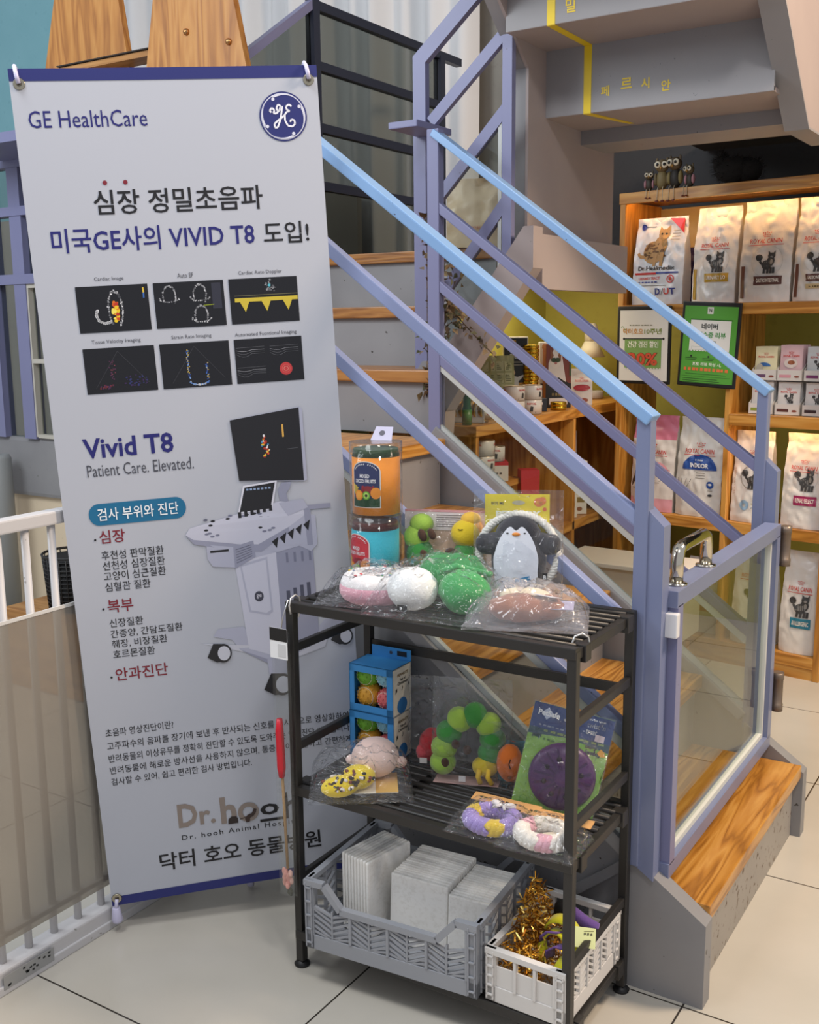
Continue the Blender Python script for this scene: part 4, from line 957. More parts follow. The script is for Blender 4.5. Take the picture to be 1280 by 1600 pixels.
m = MB(); m.box((.048, -.024, .036), (.058, -.022, .052), C('#1a1a1c', .5)); m.ptext(flat(-.0242), 'B', .053, .040, C('#e8e8e8', .5), h=.008, bold=.03, align='c'); m.build('tag', pg)
m = MB(); YC = C('#e2cd12', .5); S = flat(.012)
m.box((-.067, .012, .10), (.062, .0135, .206), YC)
m.ptext(S, 'BITE ME', -.054, .185, C('#3a3620', .5), w=.025, h=.0055, bold=.01); m.pell(S, .0, .189, .013, .0045, C('#b9b49a', .6), .0006, 16)
m.ptext(S, 'PET TOY', -.045, .160, C('#eef0e0', .5), w=.09, h=.013, bold=.05); m.ptext(S, 'FAVORITE', -.058, .142, C('#eef0e0', .5), w=.115, h=.014, bold=.05)
m.pell(S, .040, .190, .010, .009, C('#d5702a', .5), .0006, 14); m.pell(S, .047, .193, .008, .008, C('#d5702a', .5), .0008, 14); m.ptext(S, 'TOP', .034, .186, C('#e9c83a', .5), w=.014, h=.006, bold=.03); m.pell(S, .052, .176, .004, .004, C('#d5602a', .5), .0008, 10)
m.build('header_card', pg)
film_bag(pg, .178, .215, .082, 6, .05, .011)

# brown plush in a hazy bag
bp = thing('plush_dog_toy', 'brown and cream plush lying in a frosted clear bag at the rack front', 'pet toy', (-.835, 1.712, TOP), R(22))
m = MB(); BP = plush('#8a4f2c', .95, 1.0, 120)
m.ball((-.01, -.01, .026), (.062, .040, .025), BP, 20, .18, 22, seed=3); m.ball((.035, .0, .026), (.035, .035, .023), BP, 16, .2, 24, seed=8); m.build('body', bp)
m = MB(); m.ball((-.005, .024, .038), (.05, .022, .018), plush('#dccfae', .95, .8, 140), 18, .12, 18); m.build('belly', bp)
m = MB(); m.box((.01, -.02, .05), (.06, .01, .051), C('#d8d4d6', .5), .0, Euler((R(-14), 0, R(-30))).to_matrix().to_4x4()); m.box((.045, -.03, .03), (.085, .03, .031), C('#a9a6c4', .5)); m.build('paper_slip', bp)
m = MB(); flatbag(m, .225, .165, .064, 'hazy_film', .014, 11.0, 26); m.build('clear_bag', bp)

# ------------------------------------------------------------------ middle level
BX = C('#3d8fd0', .45); CRM = C('#e3ddcf', .5)
def ballbox(label, loc, rz, tab):
    o = thing('ball_box', label, 'toy box', loc, rz, 'blue boxes of rubber balls')
    w_, d_, h_ = .112, .075, .105
    m = MB(); fw = .016
    m.box((-w_ / 2, 0, 0), (w_ / 2, d_, .002), BX); m.box((-w_ / 2, 0, h_ - .002), (w_ / 2, d_, h_), BX); m.box((-w_ / 2, d_ - .002, 0), (w_ / 2, d_, h_), BX); m.box((-w_ / 2, 0, 0), (-w_ / 2 + .0015, d_, h_), BX); m.box((w_ / 2 - .0015, 0, 0), (w_ / 2, d_, h_), CRM)
    for lo, hi in (((-w_ / 2, 0, 0), (-w_ / 2 + fw * .8, .0015, h_)), ((w_ / 2 - fw, 0, 0), (w_ / 2, .0015, h_)), ((-w_ / 2, 0, 0), (w_ / 2, .0015, fw)), ((-w_ / 2, 0, h_ - fw), (w_ / 2, .0015, h_))): m.box(lo, hi, BX)
    if tab: m.box((-w_ / 2 + .012, d_ - .002, h_), (w_ / 2, d_, h_ + .024), BX); m.box((.022, d_ - .0028, h_ + .008), (.046, d_ - .002, h_ + .019), C('#15161a', .5)); m.pell(flat(d_ - .002), .006, h_ + .013, .004, .004, C('#3c4250', .5), .0008, 12)
    m.build('carton', o)
    # cream side face: small print, notes and a plain blue motif
    Ss = lambda u, v: (w_ / 2 + .0001, u, v)
    m = MB()
    def sp(txt, u, v, wd, h2, col, bold=.02):
        vs, fs = glyphs(txt, bold); x0 = min(p[0] for p in vs); x1 = max(p[0] for p in vs); y0 = min(p[1] for p in vs); y1 = max(p[1] for p in vs)
        m.add([(w_ / 2 + .0006, u + (p[0] - x0) * wd / (x1 - x0), v + (p[1] - y0) * h2 / (y1 - y0)) for p in vs], fs, col)
    sp('PEANUTS', .018, .085, .042, .0065, C('#7a6236', .5), .03); sp("Year of", .026, .074, .024, .0065, C('#222', .5)); sp('Christmas', .018, .066, .040, .007, C('#222', .5))
    sp('♫', .008, .050, .008, .011, C('#222', .5), 0); sp('♪', .034, .052, .006, .011, C('#222', .5), 0); sp('♪', .058, .055, .006, .011, C('#222', .5), 0)
    cb_ = C('#3478b8', .5); vs = [(w_ / 2 + .0006, .036, .02)] + [(w_ / 2 + .0006, .036 + .020 * math.cos(R(a)), .018 + .018 * math.sin(R(a))) for a in range(0, 360, 18)]
    m.add(vs, [(0, i + 1, (i + 1) % 20 + 1) for i in range(20)], cb_); m.build('side_print', o)
    for x, z, c, r_ in ((-.026, .076, '#6fae32', .027), (.022, .078, '#8ec6d8', .024), (-.024, .030, '#dca032', .0285), (.024, .028, '#d9696c', .025)):
        m = MB(); cc = C(c, .5); m.ball((x, .033, z), r_, cc, 18)
        for i in range(90):
            zz = 1 - 2 * (i + .5) / 90; rr = math.sqrt(1 - zz * zz); a = i * 2.39996; dv = Vector((rr * math.cos(a), rr * math.sin(a), zz))
            if abs(dv.y + .6) < .35 or dv.y < -.2:
                m.ball(Vector((x, .033, z)) + dv * r_, .0022, cc, 6)
        m.tube([(x + r_ * .72 * math.cos(R(k * 20)), .033 - r_ * .70, z + r_ * .72 * math.sin(R(k * 20))) for k in range(18)], .0006, C('#f0e8d8', .5), 5, True)
        m.build('rubber_ball', o)
    return o
ballbox('blue window box of four rubber balls, lower of the two', (-1.240, 1.785, MID), R(3), False)
ballbox('blue window box of four rubber balls with hang tab, stacked on top', (-1.240, 1.785, MID + .1055), R(1), True)

# yellow suited doll in a bag
dl = thing('plush_doll', 'plush doll with pale round head and yellow patterned body in a clear bag', 'pet toy', (-1.190, 1.672, MID), R(35))
m = MB(); m.ball((.03, .03, .045), (.050, .042, .042), plush('#eccfc4'), 22); m.ball((.082, .022, .036), (.014, .012, .012), plush('#eccfc4'), 10); m.ball((-.02, .045, .035), (.012, .012, .010), plush('#eccfc4'), 10); m.build('head', dl)
m = MB(); YB = plush('#e6c81a'); m.ball((-.005, -.022, .026), (.035, .030, .024), YB, 16, .05, 8); m.ball((-.04, -.055, .022), (.042, .026, .021), YB, 16, .06, 8, rot=(0, 0, R(20))); m.build('suit', dl)
m = MB(); rs = random.Random(12)
for i in range(64):
    c_, r_ = rs.choice((((-.005, -.022, .026), (.035, .030, .024)), ((-.04, -.055, .022), (.042, .026, .021))))
    d = Vector((rs.gauss(0, 1), rs.gauss(0, 1) - .5, abs(rs.gauss(0, 1)) * .9)).normalized()
    m.ball((c_[0] + d.x * r_[0], c_[1] + d.y * r_[1], c_[2] + d.z * r_[2]), (.0048, .0040, .0030), C(rs.choice(('#2a241c', '#2a241c', '#3a2a20', '#e8ddd0', '#7a3a2a')), .7), 7, rot=(rs.uniform(0, 3), 0, rs.uniform(0, 3)))
m.build('suit_pattern', dl)
m = MB(); m.box((-.06, -.05, .001), (.075, .045, .0022), C('#e6e0d4', .5)); m.box((.03, -.05, .0022), (.075, .045, .003), C('#d3a85a', .5)); m.build('backing_card', dl)
m = MB(); flatbag(m, .21, .19, .078, 'bag_film', .012, 21.0, 26); m.build('clear_bag', dl)

# red toy, caterpillar, orange toy standing in bags
rt = thing('plush_apple', 'red round plush toy in a clear bag behind the green caterpillar', 'pet toy', (-1.108, 1.845, MID), R(22))
m = MB(); m.ball((-.012, 0, .042), (.030, .024, .038), plush('#c21f2c'), 16, .05, 8); m.ball((-.03, -.006, .026), (.018, .016, .02), plush('#d8404a'), 12); m.build('body', rt)
m = MB(); m.ball((.018, -.005, .056), (.008, .006, .012), plush('#e08a94'), 10); m.box((-.036, -.030, .010), (-.020, -.029, .022), C('#e4dfdc', .5), 0); m.build('tag', rt)
film_bag(rt, .125, .195, .056, 31, .04, .010, mat='bag_film')
ct = thing('plush_caterpillar', 'green caterpillar plush arched in a clear bag on the middle level', 'pet toy', (-1.005, 1.805, MID), R(20), rot=(R(-5), 0, R(20)))
m = MB(); P = [(-.060, 0, .034), (-.058, 0, .066), (-.048, 0, .098), (-.026, 0, .127), (.006, 0, .138), (.034, 0, .120), (.043, 0, .090), (.040, 0, .060)]
cols = [LG, LG, DG, LG, DG, LG, DG, DG]
for i, (p, c_) in enumerate(zip(P, cols)):
    q0, q1 = P[max(i - 1, 0)], P[min(i + 1, len(P) - 1)]; m.ball(p, (.0275, .024, .0255), c_, 18, .02, 8, rot=(0, math.atan2(q1[0] - q0[0], q1[2] - q0[2]), 0))
m.build('body', ct)
m = MB(); m.ball((.030, -.006, .034), (.028, .022, .022), YE, 16, .04, 8)
for dx in (-.006, .014): m.tube([(.026 + dx, -.024, .034), (.024 + dx, -.028, .018), (.030 + dx * 1.2, -.026, .004)], .0055, plush('#eec440'), 8)
m.build('head', ct)
m = MB()
for x, z in ((-.056, .040), (-.034, .080), (-.010, .070)): m.ball((x + .004, -.021, z), (.009, .004, .010), BRW, 10)
m.build('foot', ct)
m = MB(); m.box((-.022, -.026, .004), (-.008, -.025, .016), C('#e8e2e0', .5)); m.box((-.075, -.03, 0), (.06, .02, .0012), C('#cfa9a4', .5)); m.build('tag', ct)
film_bag(ct, .165, .215, .066, 33, .04, .010)
ot = thing('plush_orange', 'orange round plush toy with a card in a clear bag beside the caterpillar', 'pet toy', (-.925, 1.822, MID), R(20))
m = MB(); m.ball((0, 0, .050), (.027, .022, .040), plush('#e0742a'), 16, .04, 8); m.build('body', ot)
m = MB(); m.tube([(.004, -.0225, .066), (.001, -.0232, .056), (.004, -.0230, .046)], .0011, C('#2a1a12', .6), 6); m.ball((.002, -.020, .026), (.004, .003, .003), C('#7a4a2a', .6), 8); m.build('stitching', ot)
m = MB(); m.box((-.026, .020, .0), (.036, .0212, .090), C('#4a8a9c', .5)); m.box((.0, .0192, .0), (.036, .020, .055), C('#d8a48c', .5)); m.build('backing_card', ot)
film_bag(ot, .095, .135, .056, 35, .04, .010)

# green and blue treat-toy card
ps = thing('treat_toy_pack', 'green and blue card pack with a large purple rubber disc', 'pet toy', (-.800, 1.752, MID + .002), R(24), rot=(R(-14), R(13), R(24)))
w_, h_ = .158, .200; S = flat(0)
GRN = C('#8cc436', .5); BL2 = C('#1f3f7c', .45)
m = MB(); m.box((-w_ / 2, 0, 0), (w_ / 2, .004, h_), GRN, .0015); m.build('card', ps)
m = MB(); m.prect(S, -w_ / 2, .152, w_ / 2, h_, BL2); m.ppoly(S, [(-w_ / 2, .152), (-w_ / 2, .138), (0, .146), (w_ / 2, .136), (w_ / 2, .152)], C('#2b4f5a', .5), .0011)
wt = C('#eef2f4', .5)
m.ppoly(S, [(-.062, .182), (-.05, .194), (-.038, .182), (-.05, .170)], C('#b8c4d8', .5), .0013); m.ptext(S, 'PetSafe', -.068, .177, wt, w=.042, h=.011, bold=.03, e=.0018)
m.pell(S, -.006, .178, .012, .0035, C('#c0c4c8', .5), .0014, 16); m.pell(S, -.006, .1815, .004, .004, C('#c0c4c8', .5), .0014, 12)
m.ptext(S, "twist 'n", .028, .176, wt, w=.036, h=.011, bold=.03); m.ptext(S, 'treat', .028, .163, wt, w=.022, h=.010, bold=.03); m.pdash(S, .03, .190, .036, .003, wt, 4)
m.pdash(S, -.062, .157, .05, .003, C('#b9c6d6', .5), 6); m.pdash(S, -.05, .147, .12, .004, C('#b9d08a', .5), 9)
m.prect(S, .048, .153, .066, .166, C('#d5c7cc', .5), .0013); m.ppoly(S, [(-.07, .131), (-.07, .139), (-.058, .140), (-.053, .143), (-.052, .137), (-.056, .130), (-.059, .134), (-.066, .134)], C('#2c4a5c', .5), .0012); m.pdash(S, -.048, .131, .024, .004, C('#3d6a3a', .5), 3)
m.ptext(S, 'busy', .034, .134, C('#2a2a30', .5), w=.024, h=.011, bold=.06); m.ptext(S, 'buddy', .036, .123, C('#2a2a30', .5), w=.032, h=.011, bold=.06); m.ppoly(S, [(.058, .132), (.064, .141), (.072, .136), (.075, .128), (.066, .126)], C('#d09a3c', .5), .0013)
m.pell(S, -.058, .012, .008, .008, C('#6fa83a', .5), .0012, 16, .8); m.pell(S, -.034, .010, .007, .007, C('#6fa83a', .5), .0012, 16, .8)
m.build('card_print', ps)
PU = C('#4a2458', .35)
m = MB(); T = Matrix.Translation((.004, .001, .072)) @ Euler((R(90), 0, 0)).to_matrix().to_4x4()
m.lathe([(.064, 0), (.0645, .006), (.058, .014), (.04, .021), (.018, .024), (.006, .0245), (.0, .0245)], PU, 36, T=T)
for k in range(16):
    a = 2 * math.pi * k / 16; m.bar((.004 + .016 * math.cos(a), -.0235, .072 + .016 * math.sin(a)), (.004 + .055 * math.cos(a), -.0155, .072 + .055 * math.sin(a)), .004, .003, C('#3a1a48', .4), up=(0, 1, 0))
    if k % 2: m.ball((.004 + .036 * math.cos(a), -.0215, .072 + .036 * math.sin(a)), (.005, .002, .005), C('#1a0c20', .5), 8)
m.build('rubber_disc', ps)
m = MB(); m.box((-w_ / 2 - .002, -.0012, -.001), (w_ / 2 + .002, -.0002, h_ + .003), 'bag_film')
vs = []; fs = []; n = 22
for j in range(n + 1):
    for i in range(n + 1):
        u = -w_ / 2 + w_ * i / n; v = h_ * j / n; d_ = math.hypot(u - .004, v - .072); q = .028 if d_ < .06 else .028 * max(0, 1 - (d_ - .06) / .04)
        vs.append((u, -.002 - q - .003 * noise.noise(Vector((u * 40, v * 40, 1))) * (q > .002), v))
m.add(vs, [(j * (n + 1) + i, j * (n + 1) + i + 1, (j + 1) * (n + 1) + i + 1, (j + 1) * (n + 1) + i) for j in range(n) for i in range(n)], 'bag_film', True); m.build('clear_bag', ps)

# braided ring toys
def ringtoy(label, loc, rz, segs, bow, seed):
    o = thing('braided_ring', label, 'pet toy', loc, rz, 'braided ring toys at the rack front')
    n = 26
    groups = {}
    for i in range(n):
        a = 2 * math.pi * i / n; c_ = segs(i / n); groups.setdefault(c_, []).append(i)
    m = MB(); N = 26 * 6; turns = 9
    def strand(i, q):
        t = i / N; a = 2 * math.pi * t; ph = 2 * math.pi * turns * t + q * 2.094; rr = 1 + .06 * noise.noise(Vector((t * 12, q, seed)))
        return ((.042 * rr + .0078 * math.cos(ph)) * math.cos(a), (.035 * rr + .0078 * math.cos(ph)) * math.sin(a), .018 + .0078 * math.sin(ph))
    for q in range(3):
        i = 0
        while i < N:
            c_ = segs(i / N); j = i
            while j < N and segs(j / N) == c_: j += 1
            m.tube([strand(k, q) for k in range(i, j + 1)], .0092, plush(c_, .95, 1.0, 260), 8); i = j
    m.build('braid', o)
    if bow:
        m = MB(); cw = C('#dcd6d4', .7)
        for s_ in (-1, 1): m.ball((s_ * .013 + .008, .030, .036), (.013, .008, .006), cw, 10, rot=(0, 0, R(20 * s_))); m.tube([(.008, .030, .036), (.008 + s_ * .012, .010, .037)], .003, cw, 6)
        m.build('bow', o)
    else:
        m = MB(); m.add([(-.012, -.004, .012), (.03, .004, .02), (.026, .022, .022), (-.006, .012, .014)], [(0, 1, 2, 3)], C('#cfc3ac', .6)); m.build('paper_liner', o)
    m = MB(); m.box((-.070, .052, .012), (.070, .076, .0135), C('#c9975c', .7), 0, Euler((R(12), 0, 0)).to_matrix().to_4x4())
    for k in range(12):
        if k % 4 != 3: m.box((-.055 + k * .009, .062, .0137), (-.049 + k * .009, .066, .0141), C('#3a2a1c', .7), 0, Euler((R(12), 0, 0)).to_matrix().to_4x4())
    hc = m.build('header_card', o)
    m = MB(); flatbag(m, .150, .115, .044, 'bag_film', .009, seed, 24); m.build('clear_bag', o)
    return o
LV, YL, WC, PK = '#9a86c2', '#d9b93a', '#dfd9cf', '#dba6b2'
ringtoy('lavender and yellow braided ring toy with a white bow', (-.868, 1.640, MID), R(2), lambda t: YL if .42 < t < .52 or .78 < t < .87 else LV, True, 41.0)
ringtoy('white and pink braided ring toy in a clear bag', (-.760, 1.636, MID), R(2), lambda t: PK if .38 < t < .48 or .76 < t < .84 else WC, False, 43.0)

# ------------------------------------------------------------------ crates on the bottom level
def crate_wall(m, L, h, mat, T, npan, dip=None, plate=False, band=.032, rim=.012):
    """wall in local x (0..L) and z (0..h), thickness in y"""
    th = .008
    B = lambda lo, hi: m.box(lo, hi, mat, .001, T)
    B((0, 0, 0), (L, th, band))
    top = lambda x: h if not dip else (h if x < dip[0] or x > L - dip[0] else h - dip[2] if dip[1] < x < L - dip[1] else h - dip[2] * ((x - dip[0]) / (dip[1] - dip[0]) if x < L / 2 else (L - dip[0] - x) / (dip[1] - dip[0])))
    if dip:
        P = [0, dip[0], dip[1], L - dip[1], L - dip[0], L]
        for a, c in zip(P[:-1], P[1:]): m.bar((T @ Vector((a, th / 2, top(a) - rim / 2))), (T @ Vector((c, th / 2, top(c) - rim / 2))), .014, rim + .0004 * P.index(a), mat)
    else: B((0, -.003, h - rim), (L, th + .003, h))
    B((0, 0, 0), (.022, th, h)); B((L - .022, 0, 0), (L, th, h))
    for k in range(5): # raised grid on the corner posts
        for xx in (.003, L - .019): B((xx, -.004, .012 + k * (h - .03) / 4), (xx + .016, 0, .016 + k * (h - .03) / 4))
    for xx in (.003, .016, L - .019, L - .006): B((xx, -.004, .005), (xx + .003, 0, h - .006))
    pw = (L - .044) / npan
    for p in range(npan):
        xa = .022 + p * pw; xb = xa + pw; xm = (xa + xb) / 2
        B((xb - .003, -.002, band), (xb + .003, th, top(xb) - rim))
        zt = min(top(xa + .003), top(xb - .003), top(xm)) - rim
        if plate and .2 < (xm / L) < .8:
            B((xa, .002, band), (xb, .005, zt - .022)); continue
        B((xm - .002, 0, band), (xm + .002, th, zt))
        n = 5
        for q in range(-1, n):
            z0 = band + (zt - band) * q / n
            for (p0, p1) in (((xa, z0 + .02), (xm, z0)), ((xb, z0 + .02), (xm, z0))):
                za, zb = p0[1], p1[1]
                if max(za, zb) < band + .002 or min(za, zb) > zt: continue
                za = min(max(za, band), zt); zb = min(max(zb, band), zt)
                m.bar(T @ Vector((p0[0], th / 2, za)), T @ Vector((p1[0], th / 2, zb)), .006, .0045, mat)
def crate(name, label, loc, rz, L, D, h, mat, dip, npl, nps, plate):
    o = thing(name, label, 'crate', loc, rz)
    m = MB(); m.box((-L / 2 + .004, .004, 0), (L / 2 - .004, D - .004, .006), mat, .001); m.build('crate_floor', o)
    t4 = lambda x, y, a: Matrix.Translation((x, y, 0)) @ Euler((0, 0, R(a))).to_matrix().to_4x4()
    for T, LL, d_, n_, pl in ((t4(-L / 2, 0, 0), L, dip, npl, plate), (t4(L / 2, D, 180), L, dip, npl, plate), (t4(L / 2 - .0005, .0115, 90), D - .023, None, nps, False), (t4(-L / 2 + .0005, D - .0115, -90), D - .023, None, nps, False)):
        m = MB(); crate_wall(m, LL, h if LL == L else h - .0009, mat, T, n_, d_, pl); m.build('crate_wall', o)
    return o
GRC = C('#93969c', .5); WHC = C('#cfccc8', .5)
crate('folding_crate', 'large grey folding crate holding white puppy pads', (-1.062, 1.570, BOT + .001), R(4.5), .385, .295, .150, GRC, (.045, .085, .045), 4, 3, False)
crate('folding_crate', 'small white folding crate full of gold tinsel', (-.777, 1.596, BOT + .001), R(-1), .165, .255, .108, WHC, None, 3, 3, True)
# folded puppy pads, in three stacks
speckle('pad_paper', '#eeece6', '#e4e1da', 150, .5, .7, .85, .0, '#f0eee9')
pad = MB(); pad.box((0, -.0038, 0), (.10, .0038, .150), 'pad_paper', .0034)
pad0 = None
def padstack(n, loc, rz, step, label, tilt=0, sc=(1, 1, 1)):
    global pad0
    a = R(rz)
    for i in range(n):
        if pad0 is None: pad0 = single('puppy_pad', pad, label, 'puppy pad'); o = pad0
        else: o = pad0.copy(); COL.objects.link(o)
        o['label'] = label; o['group'] = label; o.scale = sc
        o.location = Vector(loc) + Vector((-math.sin(a) * step * i, math.cos(a) * step * i, .0006 * (i % 3))); o.rotation_euler = (R(tilt), 0, a)
ZP = BOT + .0085
padstack(9, (-1.150, 1.628, ZP), 80, .0086, 'folded white puppy pad in the upright stack at the left of the grey crate', 0, (1.30, 1, 1.14))
padstack(16, (-1.112, 1.655, ZP), 4, .0086, 'folded white puppy pad in the middle stack of the grey crate', -4, (1.30, 1, .98))
padstack(16, (-.980, 1.662, ZP), 5, .0086, 'folded white puppy pad in the right stack of the grey crate', -4, (1.02, 1, .90))

# gold tinsel (uncountable strands)
m = MB(); rs = random.Random(6); gold = [C(c, .38, .85) for c in ('#e8b548', '#c08428', '#f6d478', '#8a5a1c')]
for i in range(2100):
    u = rs.random() ** .8; a = rs.uniform(0, 6.28)
    cx = -.802 + rs.gauss(0, .024); cy = 1.690 + rs.gauss(0, .045)
    if not (-.848 < cx < -.706 and 1.615 < cy < 1.80): continue
    hz = .135 * math.exp(-((cx + .815) / .035) ** 2 - ((cy - 1.715) / .06) ** 2) + .06
    z = BOT + .012 + hz * rs.random() ** .55; dv = Vector((rs.gauss(0, 1), rs.gauss(0, 1), rs.gauss(0, .8))).normalized() * rs.uniform(.008, .02); sv = Vector((rs.gauss(0, 1), rs.gauss(0, 1), rs.gauss(0, 1))).normalized() * .0016
    p = Vector((cx, cy, z)); q = p + dv; q.x = min(max(q.x, -.850), -.703); q.y = max(q.y, 1.612)
    m.add([p - sv, p + sv, q + sv, q - sv], [(0, 1, 2, 3)], rs.choice(gold))
o = m.build('gold_tinsel'); tag(o, 'gold metallic tinsel heaped in the small white crate', 'tinsel', None, 'stuff')
# yellow and purple felt strips
def ribbon(m, pts, wv, mat, th=.0035):
    wv = Vector(wv); pts = [Vector(p) for p in pts]; n = len(pts); vs = []
    for i, p in enumerate(pts):
        t_ = (pts[min(i + 1, n - 1)] - pts[max(i - 1, 0)]).normalized(); nn = t_.cross(wv).normalized() * th / 2; vs += [p - wv / 2 + nn, p + wv / 2 + nn, p + wv / 2 - nn, p - wv / 2 - nn]
    fs = []
    for i in range(n - 1):
        for k in range(4): a = i * 4 + k; c = i * 4 + (k + 1) % 4; fs.append((a, c, c + 4, a + 4))
    m.add(vs, fs + [(3, 2, 1, 0), tuple((n - 1) * 4 + k for k in range(4))], mat, True)
FY, FP = plush('#d6d21c', .9, .3), plush('#6d4f94', .9, .3)
kt = thing('felt_snuffle_toy', 'yellow and purple felt strip toy curled on the gold tinsel', 'pet toy', (-.752, 1.700, BOT + .105))
m = MB()
ribbon(m, [(.034 * math.cos(R(a)), .004, .004 + .034 * math.sin(R(a))) for a in range(10, 200, 12)], (0, .026, .004), FY); ribbon(m, [(-.004 + .022 * math.cos(R(a)), -.012, -.006 + .026 * math.sin(R(a))) for a in range(-20, 170, 12)], (0, .02, .0), FY)
ribbon(m, [(.030, -.02, .0), (.036, -.024, -.018), (.022, -.03, -.034), (.006, -.03, -.030)], (.004, .022, .012), FY); ribbon(m, [(-.03, -.02, -.005), (-.022, -.03, -.02), (-.026, -.034, -.04)], (.012, .012, .006), FY); m.ball((.030, -.012, -.012), (.018, .016, .022), FY, 14, .1, 8)
m.build('yellow_strip', kt)
m = MB(); ribbon(m, [(-.03, -.008, -.022), (-.03, -.012, .0), (-.014, -.016, .018), (.006, -.012, .020)], (.01, .022, -.006), FP); ribbon(m, [(-.012, -.022, -.03), (-.010, -.026, -.012), (.006, -.024, .0), (.02, -.02, -.002)], (.010, .020, .0), FP)
ribbon(m, [(-.01, .05, .03), (.01, .045, .028), (.035, .04, .020), (.06, .036, .016)], (.0, .012, .024), FP); m.build('purple_strip', kt)
m = MB(); m.ball((-.02, .06, .02), (.022, .016, .024), C('#1c1c1c', .6), 12, .1, 8); m.ball((.03, .03, -.012), (.03, .02, .02), C('#26221f', .8), 12, .1, 8); m.build('core', kt)
m = MB(); T = Matrix.Translation((-.704, 1.690, BOT + .128)) @ Euler((R(52), R(6), R(28))).to_matrix().to_4x4()
m.box((-.024, -.018, 0), (.024, .018, .0006), C('#d9dfa0', .6), 0, T); S = flat(0)
m.add([tuple(T @ Vector(p)) for p in [(-.012 + .006 * k, .010 + .0012 * k, .0009) for k in range(1)]] + [tuple(T @ Vector((x, y, .0009))) for x, y in ((.002, .010), (.020, .012), (.020, .0135), (.002, .0115))], [(1, 2, 3, 4)], C('#8a8a5a', .6))
m.add([T @ Vector((.002 + .006 * k + dx, .004 + dy, .001)) for k in range(3) for dx, dy in ((0, 0), (.004, .001), (.0035, .005), (0, .004))], [(4 * k, 4 * k + 1, 4 * k + 2, 4 * k + 3) for k in range(3)], C('#55563a', .6))
single('sticky_note', m, 'pale yellow sticky note on the purple felt strip', 'note')
# ------------------------------------------------------------------ open food shelf
SH_O = Vector((-1.634, 4.159, 0)); SH_R = R(-9); SUX = Vector((math.cos(SH_R), math.sin(SH_R), 0)); SN = Vector((-math.sin(SH_R), math.cos(SH_R), 0))
def sp(s, d, z): p = SH_O + SUX * s + SN * d; return (p.x, p.y, z)
SW, SD = .892, .30
sh = thing('display_shelf', 'oak display shelf stocked with pet food under the stairs', 'shelf', tuple(SH_O), SH_R)
for x in (0, SW - .024): m = MB(); m.box((x, 0, 0), (x + .024, SD, 1.812), 'wood_z', .002); m.build('side_panel', sh)
m = MB(); m.box((.476, .002, .045), (.496, SD, 1.364), 'wood_z', .002); m.build('divider', sh)
for x0, x1, z in ((-.004, SW + .004, 1.845), (.024, SW - .024, 1.407), (.496, SW - .024, .99), (.024, .476, .572), (.496, SW - .024, .572), (.024, SW - .024, .088)):
    m = MB(); lit = z in (1.845, .99); m.box((x0, -.002, z - .043), (x1, .016, z), 'wood_x', .002); m.box((x0, .016, z - (.028 if lit else .043)), (x1, SD, z), 'wood_x'); m.build('shelf_board', sh)
m = MB(); m.box((.024, .004, 0), (SW - .024, .02, .046), 'wood_x'); m.build('plinth', sh)
m = MB(); m.box((.05, .020, 1.8095), (SW - .05, .034, 1.8155), 'led_warm'); m.build('led_strip', sh)
m = MB(); m.box((.58, .020, .9545), (SW - .05, .034, .9605), 'led_warm'); m.build('led_strip', sh)

RCW, RCR, CATK = C('#dedad4', .28, bump=.12, bscale=28), C('#c8352c', .4), C('#3a3a3a', .5)
DKG = C('#777572', .5)
def crown(m, S, u, v, s, col):
    for k in range(5):
        a = (k - 2) / 2; m.pell(S, u + a * s * .85, v + s * (.75 - .12 * a * a + (.12 if k % 2 == 0 else 0)), s * .13, s * .13, col, .0022, 8, rings=1)
        m.pell(S, u + a * s * .72, v + s * (.42 - .06 * a * a), s * .11, s * .11, col, .0022, 8, rings=1)
    for k in range(6): m.pell(S, u + (k - 2.5) / 2.5 * s * .55, v + s * (.1 - .05 * abs(k - 2.5) / 2.5), s * .10, s * .09, col, .0022, 8, rings=1)
def catfig(m, S, u, v, s, col, c2):
    e = .0024
    m.pell(S, u + .02 * s, v + .42 * s, .26 * s, .24 * s, col, e, 14); m.pell(S, u + .22 * s, v + .60 * s, .20 * s, .26 * s, col, e, 14); m.pell(S, u + .24 * s, v + .86 * s, .19 * s, .16 * s, col, e, 14)
    m.ppoly(S, [(u + .08 * s, v + .92 * s), (u + .06 * s, v + 1.12 * s), (u + .20 * s, v + .99 * s)], col, e); m.ppoly(S, [(u + .30 * s, v + .98 * s), (u + .42 * s, v + 1.12 * s), (u + .42 * s, v + .90 * s)], col, e)
    for x in (-.14, .04, .20, .34): m.ppoly(S, [(u + x * s, v + .3 * s), (u + (x + .11) * s, v + .3 * s), (u + (x + .10) * s, v), (u + (x - .03) * s, v)], col, e)
    m.pell(S, u - .38 * s, v + .78 * s, .18 * s, .17 * s, col, e, 12); m.pline(S, [(u - .2 * s, v + .45 * s), (u - .34 * s, v + .6 * s), (u - .32 * s, v + .72 * s)], .12 * s, col, e)
    for k in range(5): m.pline(S, [(u + (-.18 + .1 * k) * s, v + .58 * s), (u + (-.14 + .1 * k) * s, v + .34 * s)], .03 * s, c2, e + .0003)
    m.pell(S, u + .24 * s, v + .80 * s, .08 * s, .06 * s, c2, e + .0003, 10); m.pell(S, u + .26 * s, v + .56 * s, .08 * s, .14 * s, c2, e + .0003, 10)
